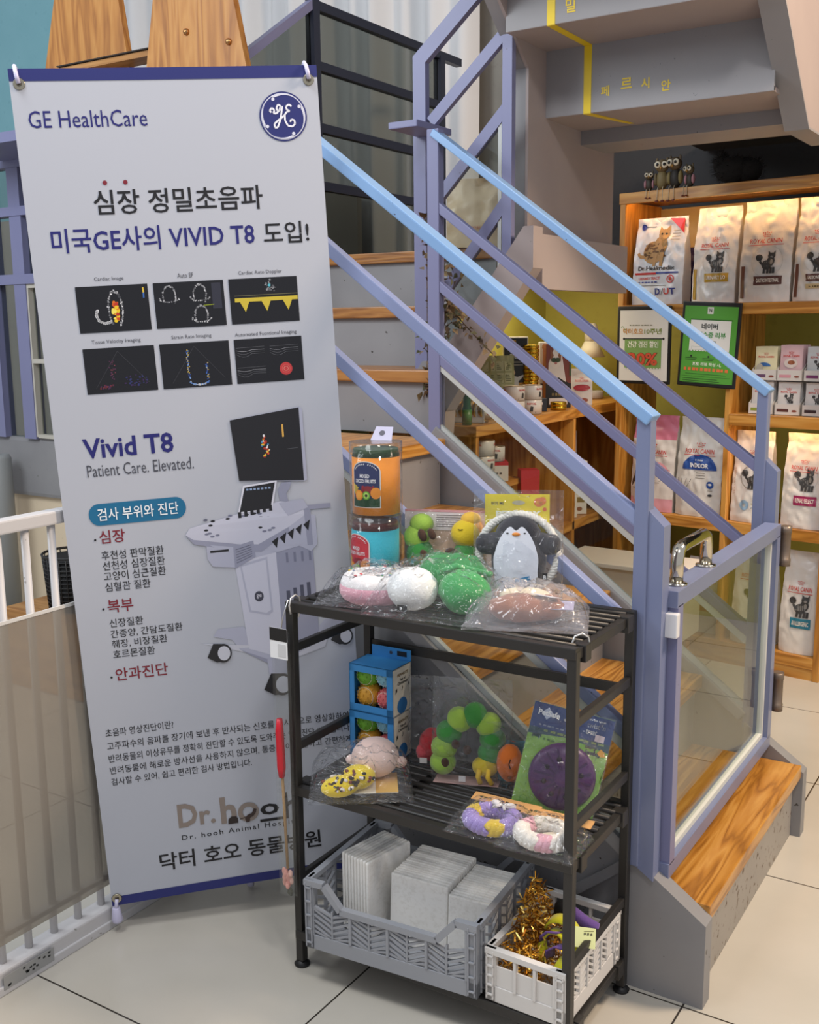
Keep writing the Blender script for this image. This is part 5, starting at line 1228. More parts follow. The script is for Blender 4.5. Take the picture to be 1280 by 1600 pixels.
def royal(m, S, w, h, band=None, btxt='', bv=.30, bh=.085, logo=.66, cat=True, tcol='#e9e4da', catv=.40, cs=.20, side=None):
    lw = w * .62
    m.ptext(S, 'ROYAL CANIN', 0, logo * h, RCR, w=lw, h=h * .044, bold=.01, align='c', e=.0022)
    crown(m, S, 0, (logo + .062) * h, w * .10, RCR)
    for a, c in ((-.34, -.17), (-.17, 0), (0, .17), (.17, .34)): m.pline(S, [(a * w, (logo - .018) * h), (c * w, (logo - .018) * h)], h * .006, RCR, .0022)
    if cat:
        catfig(m, S, w * .05, catv * h, h * cs, CATK, C('#8d8a86', .5))
        m.pell(S, w * .05, (catv + cs * .6) * h, w * .30, w * .30, C('#c9c5be', .5), .0016, 24, .975)
    if band:
        m.prect(S, -.18 * w, bv * h, .36 * w, (bv + bh) * h, C(band, .4), .0022, 10)
        if btxt: m.ptext(S, btxt, .09 * w, (bv + bh * .28) * h, C(tcol, .5), w=.44 * w, h=bh * h * .45, bold=.02, align='c', e=.0046)
    if side: m.prect(S, -.46 * w, .04 * h, -.38 * w, .36 * h, C(side, .4), .0018, 4)
def bag(name, label, s0, s1, z, h, d, seed, front, dd=.02, mat=None, group=None, amp=.010, rz=0, bands=None, seal=.035):
    w = (s1 - s0) - .006; o = thing(name, label, 'pet food bag', sp((s0 + s1) / 2, dd + d / 2, z + .0012), SH_R + R(rz), group)
    m = MB(); S = pouch(m, w, h, d, mat or RCW, seal, amp, seed, 30, 44, gusset=.72, bands=bands); m.build('bag_body', o)
    m = MB(); front(m, lambda u, v: (S(u, v)[0], S(u, v)[1] - .0012, v), w, h); m.build('bag_print', o); return o
def f_heal(m, S, w, h):
    rd, nv = C('#c42a30', .4), C('#2c3a8a', .4)
    m.ppoly(S, [(.16 * w, .985 * h), (.44 * w, .975 * h), (.46 * w, .80 * h), (.36 * w, .86 * h)], rd, .003)
    m.pell(S, -.36 * w, .90 * h, .012, .012, nv, .002, 12); m.prect(S, -.31 * w, .895 * h, -.12 * w, .905 * h, DKG, .002, 2)
    for k in range(4): m.prect(S, .22 * w, (.84 - .035 * k) * h, .38 * w, (.847 - .035 * k) * h, DKG, .002)
    tc, td = C('#b08a58', .6), C('#6a4a2c', .6)
    m.pell(S, -.10 * w, .60 * h, .20 * w, .13 * h, tc, .0022, 18); m.pell(S, .04 * w, .68 * h, .13 * w, .11 * h, tc, .0024, 16); m.pell(S, .07 * w, .80 * h, .10 * w, .065 * h, tc, .0026, 16)
    m.ppoly(S, [(-.03 * w, .82 * h), (-.02 * w, .90 * h), (.05 * w, .855 * h)], tc, .0026); m.ppoly(S, [(.09 * w, .86 * h), (.16 * w, .91 * h), (.17 * w, .83 * h)], tc, .0026)
    m.ppoly(S, [(-.04 * w, .60 * h), (.0, .60 * h), (-.04 * w, .44 * h), (-.09 * w, .44 * h)], tc, .0026); m.ppoly(S, [(.04 * w, .60 * h), (.12 * w, .60 * h), (.10 * w, .44 * h), (.04 * w, .44 * h)], tc, .0026); m.pline(S, [(-.26 * w, .55 * h), (-.38 * w, .56 * h), (-.42 * w, .60 * h)], .012, tc, .0024)
    rs = random.Random(8)
    for i in range(34): m.pell(S, rs.uniform(-.26, .12) * w, rs.uniform(.52, .70) * h, .008, .004, td, .0030, 7, rings=1)
    for x in (.03, .11): m.pell(S, x * w, .81 * h, .004, .004, C('#1c1c14', .4), .0032, 8)
    m.ptext(S, 'Dr.Healmedix', -.02 * w, .395 * h, C('#26262c', .4), w=.72 * w, h=.05 * h, bold=.02, align='c', e=.0026)
    m.prect(S, -.44 * w, .345 * h, .0, .368 * h, rd, .002, 4); m.prect(S, .0, .35 * h, .42 * w, .372 * h, nv, .002, 4)
    m.ptext(S, 'URINARY TRACT', -.36 * w, .285 * h, RCR, w=.44 * w, h=.032 * h, bold=.02, e=.0024); m.pdash(S, -.36 * w, .25 * h, .40 * w, .014 * h, nv, 6, .0024)
    m.pell(S, .28 * w, .29 * h, .016, .016, RCR, .0022, 16, .75); m.pell(S, .28 * w, .29 * h, .007, .008, RCR, .0022, 12); m.prect(S, -.36 * w, .215 * h, .2 * w, .221 * h, DKG, .002, 3)
    m.ptext(S, 'D', .0, .11 * h, nv, w=.10 * w, h=.075 * h, bold=.02, e=.0026); m.ptext(S, '/', .11 * w, .105 * h, DKG, w=.05 * w, h=.08 * h, e=.0026); m.ptext(S, 'U', .17 * w, .11 * h, RCR, w=.10 * w, h=.075 * h, bold=.02, e=.0026); m.ptext(S, 'T', .28 * w, .11 * h, nv, w=.10 * w, h=.075 * h, bold=.02, e=.0026)
    for k in range(3): m.prect(S, -.38 * w + k * .022, .10 * h, -.38 * w + k * .022 + .016, .145 * h, C('#8fae5a', .5), .002)
GW = 'dry pet food bags on the top level'
bag('food_bag', 'white veterinary cat food bag with a tabby cat, leftmost on the top level', .042, .268, 1.407, .338, .10, 2, f_heal, mat=C('#d9dadd', .3), group=GW)
def f_purple(m, S, w, h): m.ptext(S, 'Y', .2 * w, .5 * h, C('#d8d6e6', .5), w=.25 * w, h=.1 * h)
bag('food_bag', 'dark purple bag half hidden behind the tabby cat bag', .205, .300, 1.407, .225, .06, 5, f_purple, dd=.16, mat=C('#3a3878', .35), group=GW)
bag('food_bag', 'white bag with a gold band under its cat on the top level', .302, .484, 1.407, .360, .11, 7, lambda m, S, w, h: royal(m, S, w, h, '#b8922e', 'URINARY S/O', .22, .09, .58, catv=.32, cs=.20, side='#b8922e'), group=GW, amp=.010)
bag('food_bag', 'white bag with a single dark brown band, third on the top level', .494, .696, 1.407, .368, .11, 9, lambda m, S, w, h: royal(m, S, w, h, '#5d3a32', 'GASTROINTESTINAL', .17, .085, .58, catv=.28, cs=.20, side='#6b4030'), group=GW, amp=.009)
def f_g4(m, S, w, h):
    royal(m, S, w, h, '#5d3a32', 'GASTROINTESTINAL', .19, .07, .58, catv=.28, cs=.20, side='#6b4030'); m.prect(S, -.18 * w, .12 * h, .36 * w, .165 * h, C('#c8b48a', .5), .0022, 3); m.pdash(S, -.1 * w, .133 * h, .38 * w, .014 * h, C('#6a5a3a', .5), 6, .003)
bag('food_bag', 'white bag with brown and cream bands at the right end of the top level', .702, .868, 1.407, .368, .12, 13, f_g4, group=GW, amp=.012)
G2 = 'dry pet food bags on the lower levels'
def f_kit(m, S, w, h):
    royal(m, S, w, h, None, logo=.60, cat=False)
    m.pell(S, .1 * w, .40 * h, .30 * w, .12 * h, C('#e2a2ae', .4), .0016, 20, 0, 0, 180); m.ptext(S, 'Kitten', .02 * w, .415 * h, C('#c86a80', .4), w=.40 * w, h=.05 * h, e=.0024)
    for k in range(4): m.prect(S, .02 * w, (.36 - .02 * k) * h, (.30 - .03 * k) * w, (.365 - .02 * k) * h, DKG, .002)
    dk = C('#4a3a34', .6); m.pell(S, -.28 * w, .20 * h, .17 * w, .12 * h, C('#d8cfc8', .6), .002, 16); m.pell(S, -.30 * w, .29 * h, .16 * w, .08 * h, dk, .0022, 16); m.ppoly(S, [(-.42 * w, .33 * h), (-.38 * w, .42 * h), (-.30 * w, .35 * h)], dk, .0024); m.ppoly(S, [(-.24 * w, .35 * h), (-.18 * w, .41 * h), (-.14 * w, .32 * h)], dk, .0024)
    for x in (-.34, -.22): m.pell(S, x * w, .24 * h, .006, .006, C('#20160f', .4), .0028, 10)
    m.ptext(S, '2', .05 * w, .17 * h, C('#e6d6d8', .5), w=.05 * w, h=.05 * h, e=.0024)
bag('food_bag', 'pink and white kitten food bag at the left of the lower level', .058, .256, .572, .392, .10, 17, f_kit, mat=C('#ddd8d4', .35), bands=((.75, 1.01, C('#d67f98', .35)), (0, .13, C('#dba0ae', .35))), group=G2)
def f_ind(m, S, w, h):
    royal(m, S, w, h, None, logo=.64, cat=False); bl = C('#27509e', .4)
    m.pell(S, .02 * w, .475 * h, .37 * w, .155 * h, bl, .0020, 36, 0, 0, 180, 9); m.ptext(S, 'INDOOR', .02 * w, .495 * h, C('#e9eef4', .5), w=.40 * w, h=.048 * h, bold=.03, align='c', e=.0046); m.pdash(S, -.08 * w, .565 * h, .20 * w, .014 * h, C('#b9c8e0', .5), 4, .0046)
    for k in range(3): m.prect(S, -.04 * w, (.44 - .025 * k) * h, .16 * w, (.446 - .025 * k) * h, DKG, .002)
    m.pell(S, .28 * w, .33 * h, .015, .015, bl, .002, 16); m.pell(S, .28 * w, .335 * h, .008, .005, C('#e8eef4', .5), .0026, 10); m.prect(S, .24 * w, .27 * h, .34 * w, .277 * h, DKG, .002); m.pell(S, .29 * w, .225 * h, .009, .005, C('#2c2c30', .5), .002, 10)
    for k in range(4): m.pline(S, [(-.40 * w + .01 * k, .28 * h), (-.44 * w + .02 * k, .38 * h)], .002, C('#6a6a6c', .5), .002)
bag('food_bag', 'white food bag with a large blue half circle', .262, .462, .572, .392, .11, 19, f_ind, mat=C('#dddcd8', .35), group=G2)
def f_hyp(m, S, w, h):
    royal(m, S, w, h, None, logo=.69, catv=.37, cs=.22); m.pell(S, .05 * w, .50 * h, .31 * w, .31 * w, C('#6f6a62', .5), .002, 26, .95); m.pell(S, -.10 * w, .19 * h, .018, .020, C('#8aa9c4', .5), .002, 18, .35); m.ptext(S, 'SENSITIVITY', .08 * w, .20 * h, C('#8a8a4a', .5), w=.28 * w, h=.018 * h, e=.002); m.ptext(S, 'HYPOALLERGENIC', .08 * w, .155 * h, C('#2a6a8a', .5), w=.34 * w, h=.02 * h, bold=.02, e=.002)
    m.ptext(S, 'VET URINARY', -.40 * w, .30 * h, C('#b98a6a', .5), w=.30 * h, h=.03 * w, rot=R(90), e=.002)
bag('food_bag', 'white bag with blue swirl, right of the divider on the lower level', .500, .655, .572, .350, .11, 23, f_hyp, group=G2, amp=.010)
bag('food_bag', 'white bag with a magenta band on the lower level', .700, .862, .572, .352, .11, 29, lambda m, S, w, h: royal(m, S, w, h, '#a02a5a', 'RENAL SELECT', .25, .10, .62, catv=.40, cs=.22), group=G2, amp=.010)
bag('food_bag', 'white bag with a teal band on the bottom level', .716, .864, .088, .388, .12, 31, lambda m, S, w, h: royal(m, S, w, h, '#2a7a92', 'ANALLERGENIC', .26, .10, .62, catv=.37, cs=.20), group=G2, amp=.007)
bag('food_bag', 'white bag on the bottom level seen through the gate glass', .520, .690, .088, .372, .12, 37, lambda m, S, w, h: royal(m, S, w, h, '#7a9aa8', '', .20, .08, .70, catv=.40, cs=.20), group=G2, amp=.007)
bag('food_bag', 'white food bag with pink band lying deep on the bottom level', .30, .46, .088, .30, .10, 39, lambda m, S, w, h: royal(m, S, w, h, '#c45a78', '', .30, .10, .70, cat=False), group=G2, dd=.06)

# trays of wet-food pouches
def pouchtray(label, s, z, bc, body, n, txt, seed, hgt):
    o = thing('pouch_tray', label, 'pouch tray', sp(s, .05, z + .001), SH_R, 'trays of wet food pouches')
    m = MB(); m.box((-.046, 0, 0), (.046, .002, .040), C('#d8d4cf', .4)); m.box((-.046, .15, 0), (.046, .152, .125), C('#d8d4cf', .4)); m.box((-.046, 0, 0), (.046, .152, .002), C('#d8d4cf', .4))
    for sx in (-1, 1): m.prism([(0, 0), (.152, 0), (.152, .125), (0, .040)], sx * .046 - .001, sx * .046 + .001, C('#d2cec8', .4), 'x')
    m.prect(flat(0), -.038, .012, .006, .023, C(bc, .4)); m.pell(flat(0), .028, .016, .010, .004, C('#8a4a3a', .5), .001, 12); m.build('tray', o)
    for k in range(n):
        m = MB(Matrix.Translation((0, .016 + .022 * k, .004))); S = pouch(m, .084, hgt, .016, C(body, .28), .02, .003, seed + k, 10, 12, gusset=.4)
        if k == 0:
            m.ptext(S, 'ROYAL CANIN', 0, hgt * .66, RCR, w=.06, h=.007, bold=.02, align='c', e=.0022); crown(m, S, 0, hgt * .74, .010, RCR)
            if txt == 'cat': catfig(m, S, .004, hgt * .34, .034, CATK, C('#8d8a86', .5))
            elif txt == 'bowl': m.pell(S, .0, hgt * .48, .026, .018, C('#ded2cc', .5), .002, 16); m.pell(S, .002, hgt * .50, .014, .008, C('#9a5a3a', .5), .0026, 12)
            else: m.pell(S, -.005, hgt * .40, .026, .014, C(txt, .5), .002, 18, 0, 0, 180); m.pell(S, -.022, hgt * .34, .014, .018, C('#b9b2a2', .6), .0026, 12)
        m.build('pouch', o)
    return o
pouchtray('tray of pouches with green stripe, lower left on the small pouch level', .597, .99, '#8a9a3a', '#d9d7d4', 4, 'cat', 3, .118)
pouchtray('tray of pouches with brown stripe, lower middle on the small pouch level', .699, .99, '#5a3430', '#dcd8d4', 4, 'cat', 9, .118)
pouchtray('tray of pouches with maroon stripe, lower right on the small pouch level', .803, .99, '#3f2f33', '#dcd8d4', 4, 'cat', 14, .118)
pouchtray('tray of cream and blue pouches, upper left of the stacked trays', .605, .99 + .127, '#6a4a6a', '#ddd6b0', 4, '#3a6aa8', 21, .122)
pouchtray('tray of pink kitten pouches, upper middle of the stacked trays', .702, .99 + .127, '#d89aa6', '#d9b8bc', 4, 'bowl', 27, .128)
pouchtray('tray of grey pouches with purple stripe, upper right of the stacked trays', .803, .99 + .127, '#7a3a6a', '#cfd3d4', 4, 'cat', 33, .122)

m = MB(); m.box((.024, SD - .008, 1.407), (SW - .024, SD - .002, 1.802), C('#c9b98a', .6)); m.build('back_panel', sh)
# framed notices hung on the shelf front
def notice(name, label, s0, s1, z0, z1, rz, fr):
    w, h = s1 - s0, z1 - z0
    p = sp((s0 + s1) / 2, -.022, z0); o = thing(name, label, 'notice', p, rot=(0, R(rz), SH_R))
    m = MB(); m.box((-w / 2, 0, 0), (w / 2, .012, h), C('#17181a', .4), .004); m.build('frame', o)
    m = MB(); fr(m, flat(0), w, h); m.build('notice_sheet', o); return o
def f_20(m, S, w, h):
    wh, gn, og, bk = C('#dcdbd6', .5), C('#7aa05a', .5), C('#c28a3a', .5), C('#26262a', .5)
    m.prect(S, -w / 2 + .013, .013, w / 2 - .010, h - .016, wh)
    m.ptext(S, '닥터호오', -w * .38, h * .64, og, w=w * .38, h=h * .075, bold=.02, e=.0016); m.ptext(S, '10주년', w * .02, h * .64, C('#7a8a3a', .5), w=w * .32, h=h * .075, bold=.02, e=.0016); m.pdash(S, -w * .26, h * .75, w * .44, h * .014, C('#8a8a7a', .5), 8, .0016)
    for a in range(6): m.pline(S, [(-w * .42 + .004 * a, h * .72 + .008 * math.sin(a)), (-w * .42 + .004 * (a + 1), h * .72 + .008 * math.sin(a + 1))], .002, C('#6f9a5a', .5), .0016)
    m.prect(S, -w * .36, h * .575, w * .38, h * .590, bk, .0016); m.pell(S, -w * .36, h * .582, .005, .005, bk, .0016, 12); m.pell(S, w * .38, h * .582, .005, .005, bk, .0016, 12)
    m.prect(S, -w * .345, h * .20, w * .345, h * .575, gn, .0013)
    for k in range(13): m.pell(S, -w * .33 + k * w * .055, h * .20, .0035, .0035, wh, .0018, 8)
    m.ptext(S, '건강 검진 할인', 0, h * .47, C('#e9ecdf', .5), w=w * .58, h=h * .085, bold=.02, align='c', e=.0020)
    m.ptext(S, '20%', 0, h * .235, C('#6a2a22', .5), w=w * .575, h=h * .175, bold=.055, align='c', e=.0020); m.ptext(S, '20%', 0, h * .24, C('#cc5238', .5), w=w * .56, h=h * .165, bold=.03, align='c', e=.0026)
def f_nv(m, S, w, h):
    gn, wh, bk = C('#4f9a34', .5), C('#dcdcd8', .5), C('#1f2420', .5)
    m.prect(S, -w / 2 + .012, .016, w / 2 - .010, h - .016, gn)
    m.prect(S, -.014, h * .86, .010, h * .94, wh, .0014); m.ptext(S, 'N', -.002, h * .88, C('#4a5a44', .5), w=.012, h=.014, bold=.04, align='c', e=.002)
    m.prect(S, -w * .34, h * .785, w * .38, h * .80, C('#2f6a24', .5), .0013)
    m.prect(S, -w * .33, h * .42, w * .36, h * .785, wh, .0016)
    for k in range(14): m.pell(S, -w * .31 + k * w * .05, h * .42, .0035, .0035, gn, .002, 8)
    m.ptext(S, '네이버', 0, h * .68, bk, w=w * .28, h=h * .07, bold=.025, align='c', e=.0022); m.ptext(S, '영수증 리뷰', .01, h * .58, C('#3a8a3a', .5), w=w * .48, h=h * .07, bold=.025, align='c', e=.0022); m.ptext(S, '이벤트', 0, h * .485, bk, w=w * .28, h=h * .065, bold=.025, align='c', e=.0022)
    m.prect(S, -w * .29, h * .435, w * .02, h * .475, C('#b8c0b4', .5), .002); m.prect(S, -w * .285, h * .439, w * .015, h * .471, wh, .0024)
    for x in (-.28, .02): m.pell(S, x * w, h * .36, .004, .004, bk, .0018, 10); m.prect(S, (x - .1) * w, h * .335, (x + .1) * w, h * .342, C('#2a4a22', .5), .0016); m.prect(S, (x - .1) * w, h * .315, (x + .08) * w, h * .322, C('#2a4a22', .5), .0016)
    m.ptext(S, '포토 리뷰 작성 시,', 0, h * .245, C('#e4ead8', .5), w=w * .50, h=h * .045, bold=.02, align='c', e=.0018); m.pdash(S, -w * .39, h * .188, w * .78, h * .036, C('#d8703a', .5), 11, .0018)
    m.prect(S, -w * .36, h * .148, w * .34, h * .153, C('#2a5a22', .5), .0016); m.prect(S, -w * .42, h * .12, w * .42, h * .123, C('#2a5a22', .5), .0016)
    for k in range(3): m.prect(S, -w * .40, h * (.09 - .025 * k), w * (.2 + .04 * k), h * (.097 - .025 * k), C('#2a5a22', .5), .0016)
notice('notice_frame', 'black framed white notice reading 20% hung on the shelf', .012, .250, 1.094, 1.402, 0, f_20)
notice('notice_frame', 'black framed green review notice hung on the shelf', .283, .522, 1.090, 1.412, 3, f_nv)

# owl ornaments with dangling legs sitting on the shelf top
def owl(label, s, sc, body, eyes, wing, rz):
    o = thing('owl_ornament', label, 'ornament', sp(s, .012, 1.846), SH_R + R(rz), 'owl ornaments on the shelf top')
    m = MB(); m.ball((0, .012, .034 * sc), (.021 * sc, .018 * sc, .034 * sc), C(body, .6), 14); m.build('body', o)
    m = MB(); m.ball((0, .006, .080 * sc), (.024 * sc, .019 * sc, .022 * sc), C(eyes, .6), 14)
    for sx in (-1, 1): m.ball((sx * .018 * sc, .006, .098 * sc), (.005 * sc, .004 * sc, .010 * sc), C(eyes, .6), 8)
    h = m.build('head', o)
    m = MB()
    for sx in (-1, 1): m.ball((sx * .012 * sc, -.011 * sc, .083 * sc), (.0115 * sc, .004, .0115 * sc), C('#d9cdb4', .5), 12); m.ball((sx * .012 * sc, -.0155 * sc, .083 * sc), (.0052 * sc, .003, .0052 * sc), C('#16120f', .3), 10)
    m.ball((0, -.014 * sc, .072 * sc), (.003 * sc, .004, .005 * sc), C('#b8863a', .5), 8); m.build('eyes', h)
    m = MB()
    for sx in (-1, 1): m.ball((sx * .021 * sc, .008, .036 * sc), (.007 * sc, .012 * sc, .022 * sc), C(wing, .6), 10)
    m.build('wing', o)
    m = MB()
    for sx in (-1, 1): m.tube([(sx * .008 * sc, -.008, .010 * sc), (sx * .009 * sc, -.018, .002), (sx * .010 * sc, -.0165, -.038 * sc)], .0012, C('#c9b99a', .7), 6); m.ball((sx * .010 * sc, -.021, -.040 * sc), (.007 * sc, .007 * sc, .004 * sc), C('#6a2f22', .6), 8)
    m.build('leg', o)
    return o
owl('small owl ornament with pink wings, leftmost on the shelf top', .118, .72, '#3a3328', '#4a4030', '#b8848c', 20)
owl('large brown owl ornament, left of the tall pair', .172, 1.12, '#7a6a44', '#6d5a3c', '#6a5a3c', 14)
owl('large dark owl ornament with pale apron, right of the tall pair', .226, 1.16, '#2d2822', '#57452f', '#8a7a4c', -4)
owl('small owl ornament with a pink wing, rightmost on the shelf top', .286, .82, '#3a342a', '#574a34', '#b8848c', -12)
m = MB(); rs = random.Random(21); fk = [C('#1d1815', .95), C('#29211c', .95), C('#15110f', .95)]
m.ball((0, 0, .055), (.075, .05, .05), fk[0], 16, .2, 12); m.ball((-.05, 0, .08), (.035, .035, .035), fk[0], 12, .2, 12); m.ball((.06, 0, .05), (.05, .04, .045), fk[0], 12, .2, 12)
for i in range(1100):
    c, r = rs.choice((((0, 0, .055), (.078, .05, .052)), ((-.05, 0, .08), (.038, .036, .038)), ((.06, 0, .05), (.054, .042, .047)), ((-.06, 0, .10), (.02, .02, .03))))
    d = Vector((rs.gauss(0, 1), rs.gauss(0, 1), rs.gauss(0, 1))).normalized(); p = Vector((c[0] + d.x * r[0], c[1] + d.y * r[1], max(.006, c[2] + d.z * r[2])))
    q = p + d * .014 + Vector((rs.gauss(0, .005), rs.gauss(0, .005), rs.gauss(0, .004))); q.z = max(.002, q.z); s_ = d.cross(Vector((rs.random(), rs.random(), rs.random()))).normalized() * .0012
    m.add([p - s_, p + s_, q], [(0, 1, 2)], rs.choice(fk))
single('furry_ornament', m, 'dark furry ornament in the shadow on the shelf top', 'ornament', sp(.43, .10, 1.846), SH_R)

# low cream play table in front of the shelf
pt = thing('low_table', 'low cream table with pale wooden legs behind the gate', 'table', (-1.42, 3.84, 0), R(-2))
m = MB(); m.box((-.26, -.10, .15), (.22, .14, .415), C('#d9cdbb', .5), .004); m.build('front_panel', pt)
m = MB(); m.box((-.28, -.115, .415), (.235, .155, .432), C('#e4e0d8', .45), .003); m.build('table_top', pt)
for x, y in ((.17, -.07), (.17, .10), (-.22, -.07), (-.22, .10)): m = MB(); m.box((x - .022, y - .02, 0), (x + .022, y + .02, .15), 'pine_z', .003); m.build('leg', pt)

# ------------------------------------------------------------------ oak counter under the stairs
ct_ = thing('counter', 'oak counter with open compartments along the green wall', 'counter', (-1.71, 3.11, 0))
for a, c in (((-.44, 0, 0), (-.004, .022, .964)), ((-.44, .81, 0), (-.004, .832, .964)), ((-.44, 1.54, 0), (-.004, 1.56, .964))): m = MB(); m.box(a, c, 'wood_z', .002); m.build('side_panel', ct_)
m = MB(); m.box((-.45, -.004, .964), (0, 1.57, 1.0), 'wood_y', .002); m.build('counter_top', ct_)
m = MB(); m.box((-.44, .022, .508), (-.004, 1.54, .545), 'wood_y', .002); m.build('shelf_board', ct_)
m = MB(); m.box((-.44, .022, .755), (-.03, .42, .775), 'wood_y', .002); m.build('shelf_board', ct_)
m = MB(); m.box((-.44, 0, .0), (-.43, 1.56, .964), 'wood_z'); m.build('back_panel', ct_)
m = MB(); m.box((-.42, .022, .0), (-.02, 1.54, .05), 'wood_y'); m.build('plinth', ct_)
CZ = 1.0012
CANW, CANL = C('#d6d2cc', .35), C('#b4a088', .3, .6)
canm = MB(); canm.lathe([(.041, 0), (.041, .052), (.039, .054)], CANW, 24, mats=[CANW, CANL]); canm.lathe([(.036, .0542), (.0, .0545)], CANL, 24)
for k in range(24):
    a = 2 * math.pi * k / 24
cl_ = MB(); Scan = lambda u, v: (.0412 * math.sin(u / .0412), -.0412 * math.cos(u / .0412), v)
for q in range(3):
    Sq = (lambda o_: (lambda u, v: Scan(u + o_, v)))(q * .086)
    cl_.ptext(Sq, 'ROYAL', -.018, .036, RCR, w=.036, h=.007, bold=.03, e=.0006); cl_.ppoly(Sq, [(-.008, .010), (.004, .010), (.006, .028), (-.004, .030)], CATK, .0006); cl_.prect(Sq, -.022, .004, .016, .009, C('#5d4a3a', .5), .0005)
canroot = None
def foodcan(loc, rz, label, group, first=[None]):
    if first[0] is None:
        o = thing('food_can', label, 'food can', loc, rz, group); canm.build('can_body', o); cl_.build('can_print', o); first[0] = o; return o
    return dup(first[0], loc, rz, label, group)
GC = 'white food cans inside the counter'
n_ = 0
for (x, y), hts in (((-1.765, 3.165), 2), ((-1.765, 3.255), 3), ((-1.85, 3.20), 3), ((-1.85, 3.29), 3)):
    for k in range(hts): foodcan((x, y, .7765 + .0545 * k), R(30 + 40 * k + 200 * x), 'white food can in the clustered stacks inside the counter', GC)
foodcan((-1.80, 3.40, .7765 + .072), R(40), 'single white food can on the red food box inside the counter', 'single can on the red box')
def carton(label, loc, rz, size, body, top, txt, name='food_box', prn=None):
    o = thing(name, label, 'box', loc, rz); w_, d_, h_ = size
    m = MB(); m.box((-w_ / 2, 0, 0), (w_ / 2, d_, h_), C(body, .45), .0015)
    if top: m.box((-w_ / 2 + .001, .001, h_ - .0005), (w_ / 2 - .001, d_ - .001, h_ + .0006), C(top, .45))
    m.build('carton', o); m = MB(); S = flat(0)
    if prn: prn(m, S, w_, h_)
    else: m.pdash(S, -w_ * .3, h_ * .38, w_ * .6, h_ * .08, C('#3a2a2a', .5), 5); m.prect(S, -w_ / 2, h_ * .82, w_ / 2, h_, C(top or body, .45), .0005)
    m.build('carton_print', o); return o
carton('red and white food box under a can inside the counter', (-1.78, 3.37, .7762), R(35), (.10, .09, .070), '#e0dad2', '#c23038', '')
carton('small red food box beside the red and white one', (-1.70, 3.50, .5462), R(40), (.07, .06, .26), '#c8323a', '#c8323a', '')
def p_vet(m, S, w, h):
    m.ptext(S, 'ROYAL CANIN', 0, h * .80, RCR, w=w * .7, h=h * .05, bold=.02, align='c'); m.ppoly(S, [(-.2 * w, .42 * h), (.1 * w, .42 * h), (.2 * w, .62 * h), (.05 * w, .72 * h), (-.1 * w, .55 * h)], CATK, .001); m.prect(S, -.35 * w, .22 * h, .35 * w, .32 * h, C('#7a6a3a', .5)); m.pell(S, 0, .1 * h, .2 * w, .04 * h, C('#8a5a3a', .5), .001, 10)
carton('tall white food box with gold band at the front of the counter', (-1.755, 3.985, .5462), R(38), (.062, .08, .205), '#dedad2', None, '', prn=p_vet)
carton('second tall white food box behind the gold banded one', (-1.755, 4.085, .5462), R(38), (.062, .06, .225), '#d8d4cc', None, '', prn=p_vet)
carton('white box with black line print in the dark compartment', (-1.92, 4.22, .5462), R(38), (.17, .12, .33), '#bcb8bc', None, '', prn=lambda m, S, w, h: (m.prect(S, -w / 2, h * .70, w / 2, h * .71, C('#2a2a2c', .5)), m.pdash(S, -w * .4, h * .74, w * .5, h * .018, C('#4a4a50', .5), 7), [m.prect(S, -w * .42, h * (.62 - .05 * k), w * (.2 - .05 * (k % 3)), h * (.63 - .05 * k), C('#77757a', .5)) for k in range(5)]))
crate('folding_crate', 'white folding crate in the lower counter compartment', (-1.82, 4.06, .052), R(58), .17, .20, .31, WHC, None, 3, 3, False)
# small tins in a tray inside the counter, and the tray on top
tinm = MB(); tinm.lathe([(.036, 0), (.037, .003), (.037, .022), (.036, .025)], C('#b89a5a', .3, .7), 24, T=Euler((R(90), 0, 0)).to_matrix().to_4x4())
tl = MB(); tl.lathe([(.033, .0251), (.0, .0255)], C('#e6e0d2', .4), 24, T=Euler((R(90), 0, 0)).to_matrix().to_4x4()); tl.pell(flat(-.0256), 0, .004, .012, .009, C('#8a7a6a', .5), .0004, 14, .7); tl.ppoly(flat(-.0256), [(-.006, -.014), (.006, -.014), (.002, .0), (-.004, .0)], C('#9a3a2a', .5), .0004)
def tin(loc, rz, label, group, first=[None]):
    if first[0] is None:
        o = thing('gold_tin', label, 'food tin', loc, rz, group); tinm.build('tin_body', o); tl.build('tin_lid', o); first[0] = o; return o
    return dup(first[0], loc, rz, label, group)
def tray(label, loc, rz, L, Wd, h, col):
    o = thing('display_tray', label, 'tray', loc, rz); cc = C(col, .45); m = MB()
    m.box((0, 0, 0), (L, Wd, .003), cc); m.box((0, 0, 0), (L, .003, h), cc); m.box((0, Wd - .003, 0), (L, Wd, h), cc); m.box((0, 0, 0), (.003, Wd, h), cc); m.box((L - .003, 0, 0), (L, Wd, h * 1.7), cc); m.build('tray_body', o)
    m = MB(); m.ppoly(lambda u, v: (L + .0006, u, v), [(Wd * .3, h * .5), (Wd * .5, h * .9), (Wd * .7, h * .5)], C('#7a2a20', .5), 0); m.build('tray_print', o); return o
tray('long white tray of upright gold tins at the counter end', (-2.015, 3.150, CZ), R(14), .28, .085, .045, '#b8bcc4')
for k in range(11): tin((-2.0 + .0225 * k + .01 - .003 * 0, 3.195 + .0056 * k, CZ + .0405), R(14 + 62), 'gold tin standing in the long white tray on the counter', 'gold tins in the counter tray')
tray('white tray of two gold tins inside the counter', (-1.80, 3.62, .5462), R(60), .11, .085, .04, '#d8d6d2')
for k in range(2): tin((-1.815 + .0125 * k, 3.690 + .035 * k, .5462 + .0405), R(45), 'gold tin standing in the small tray inside the counter', 'gold tins inside the counter')

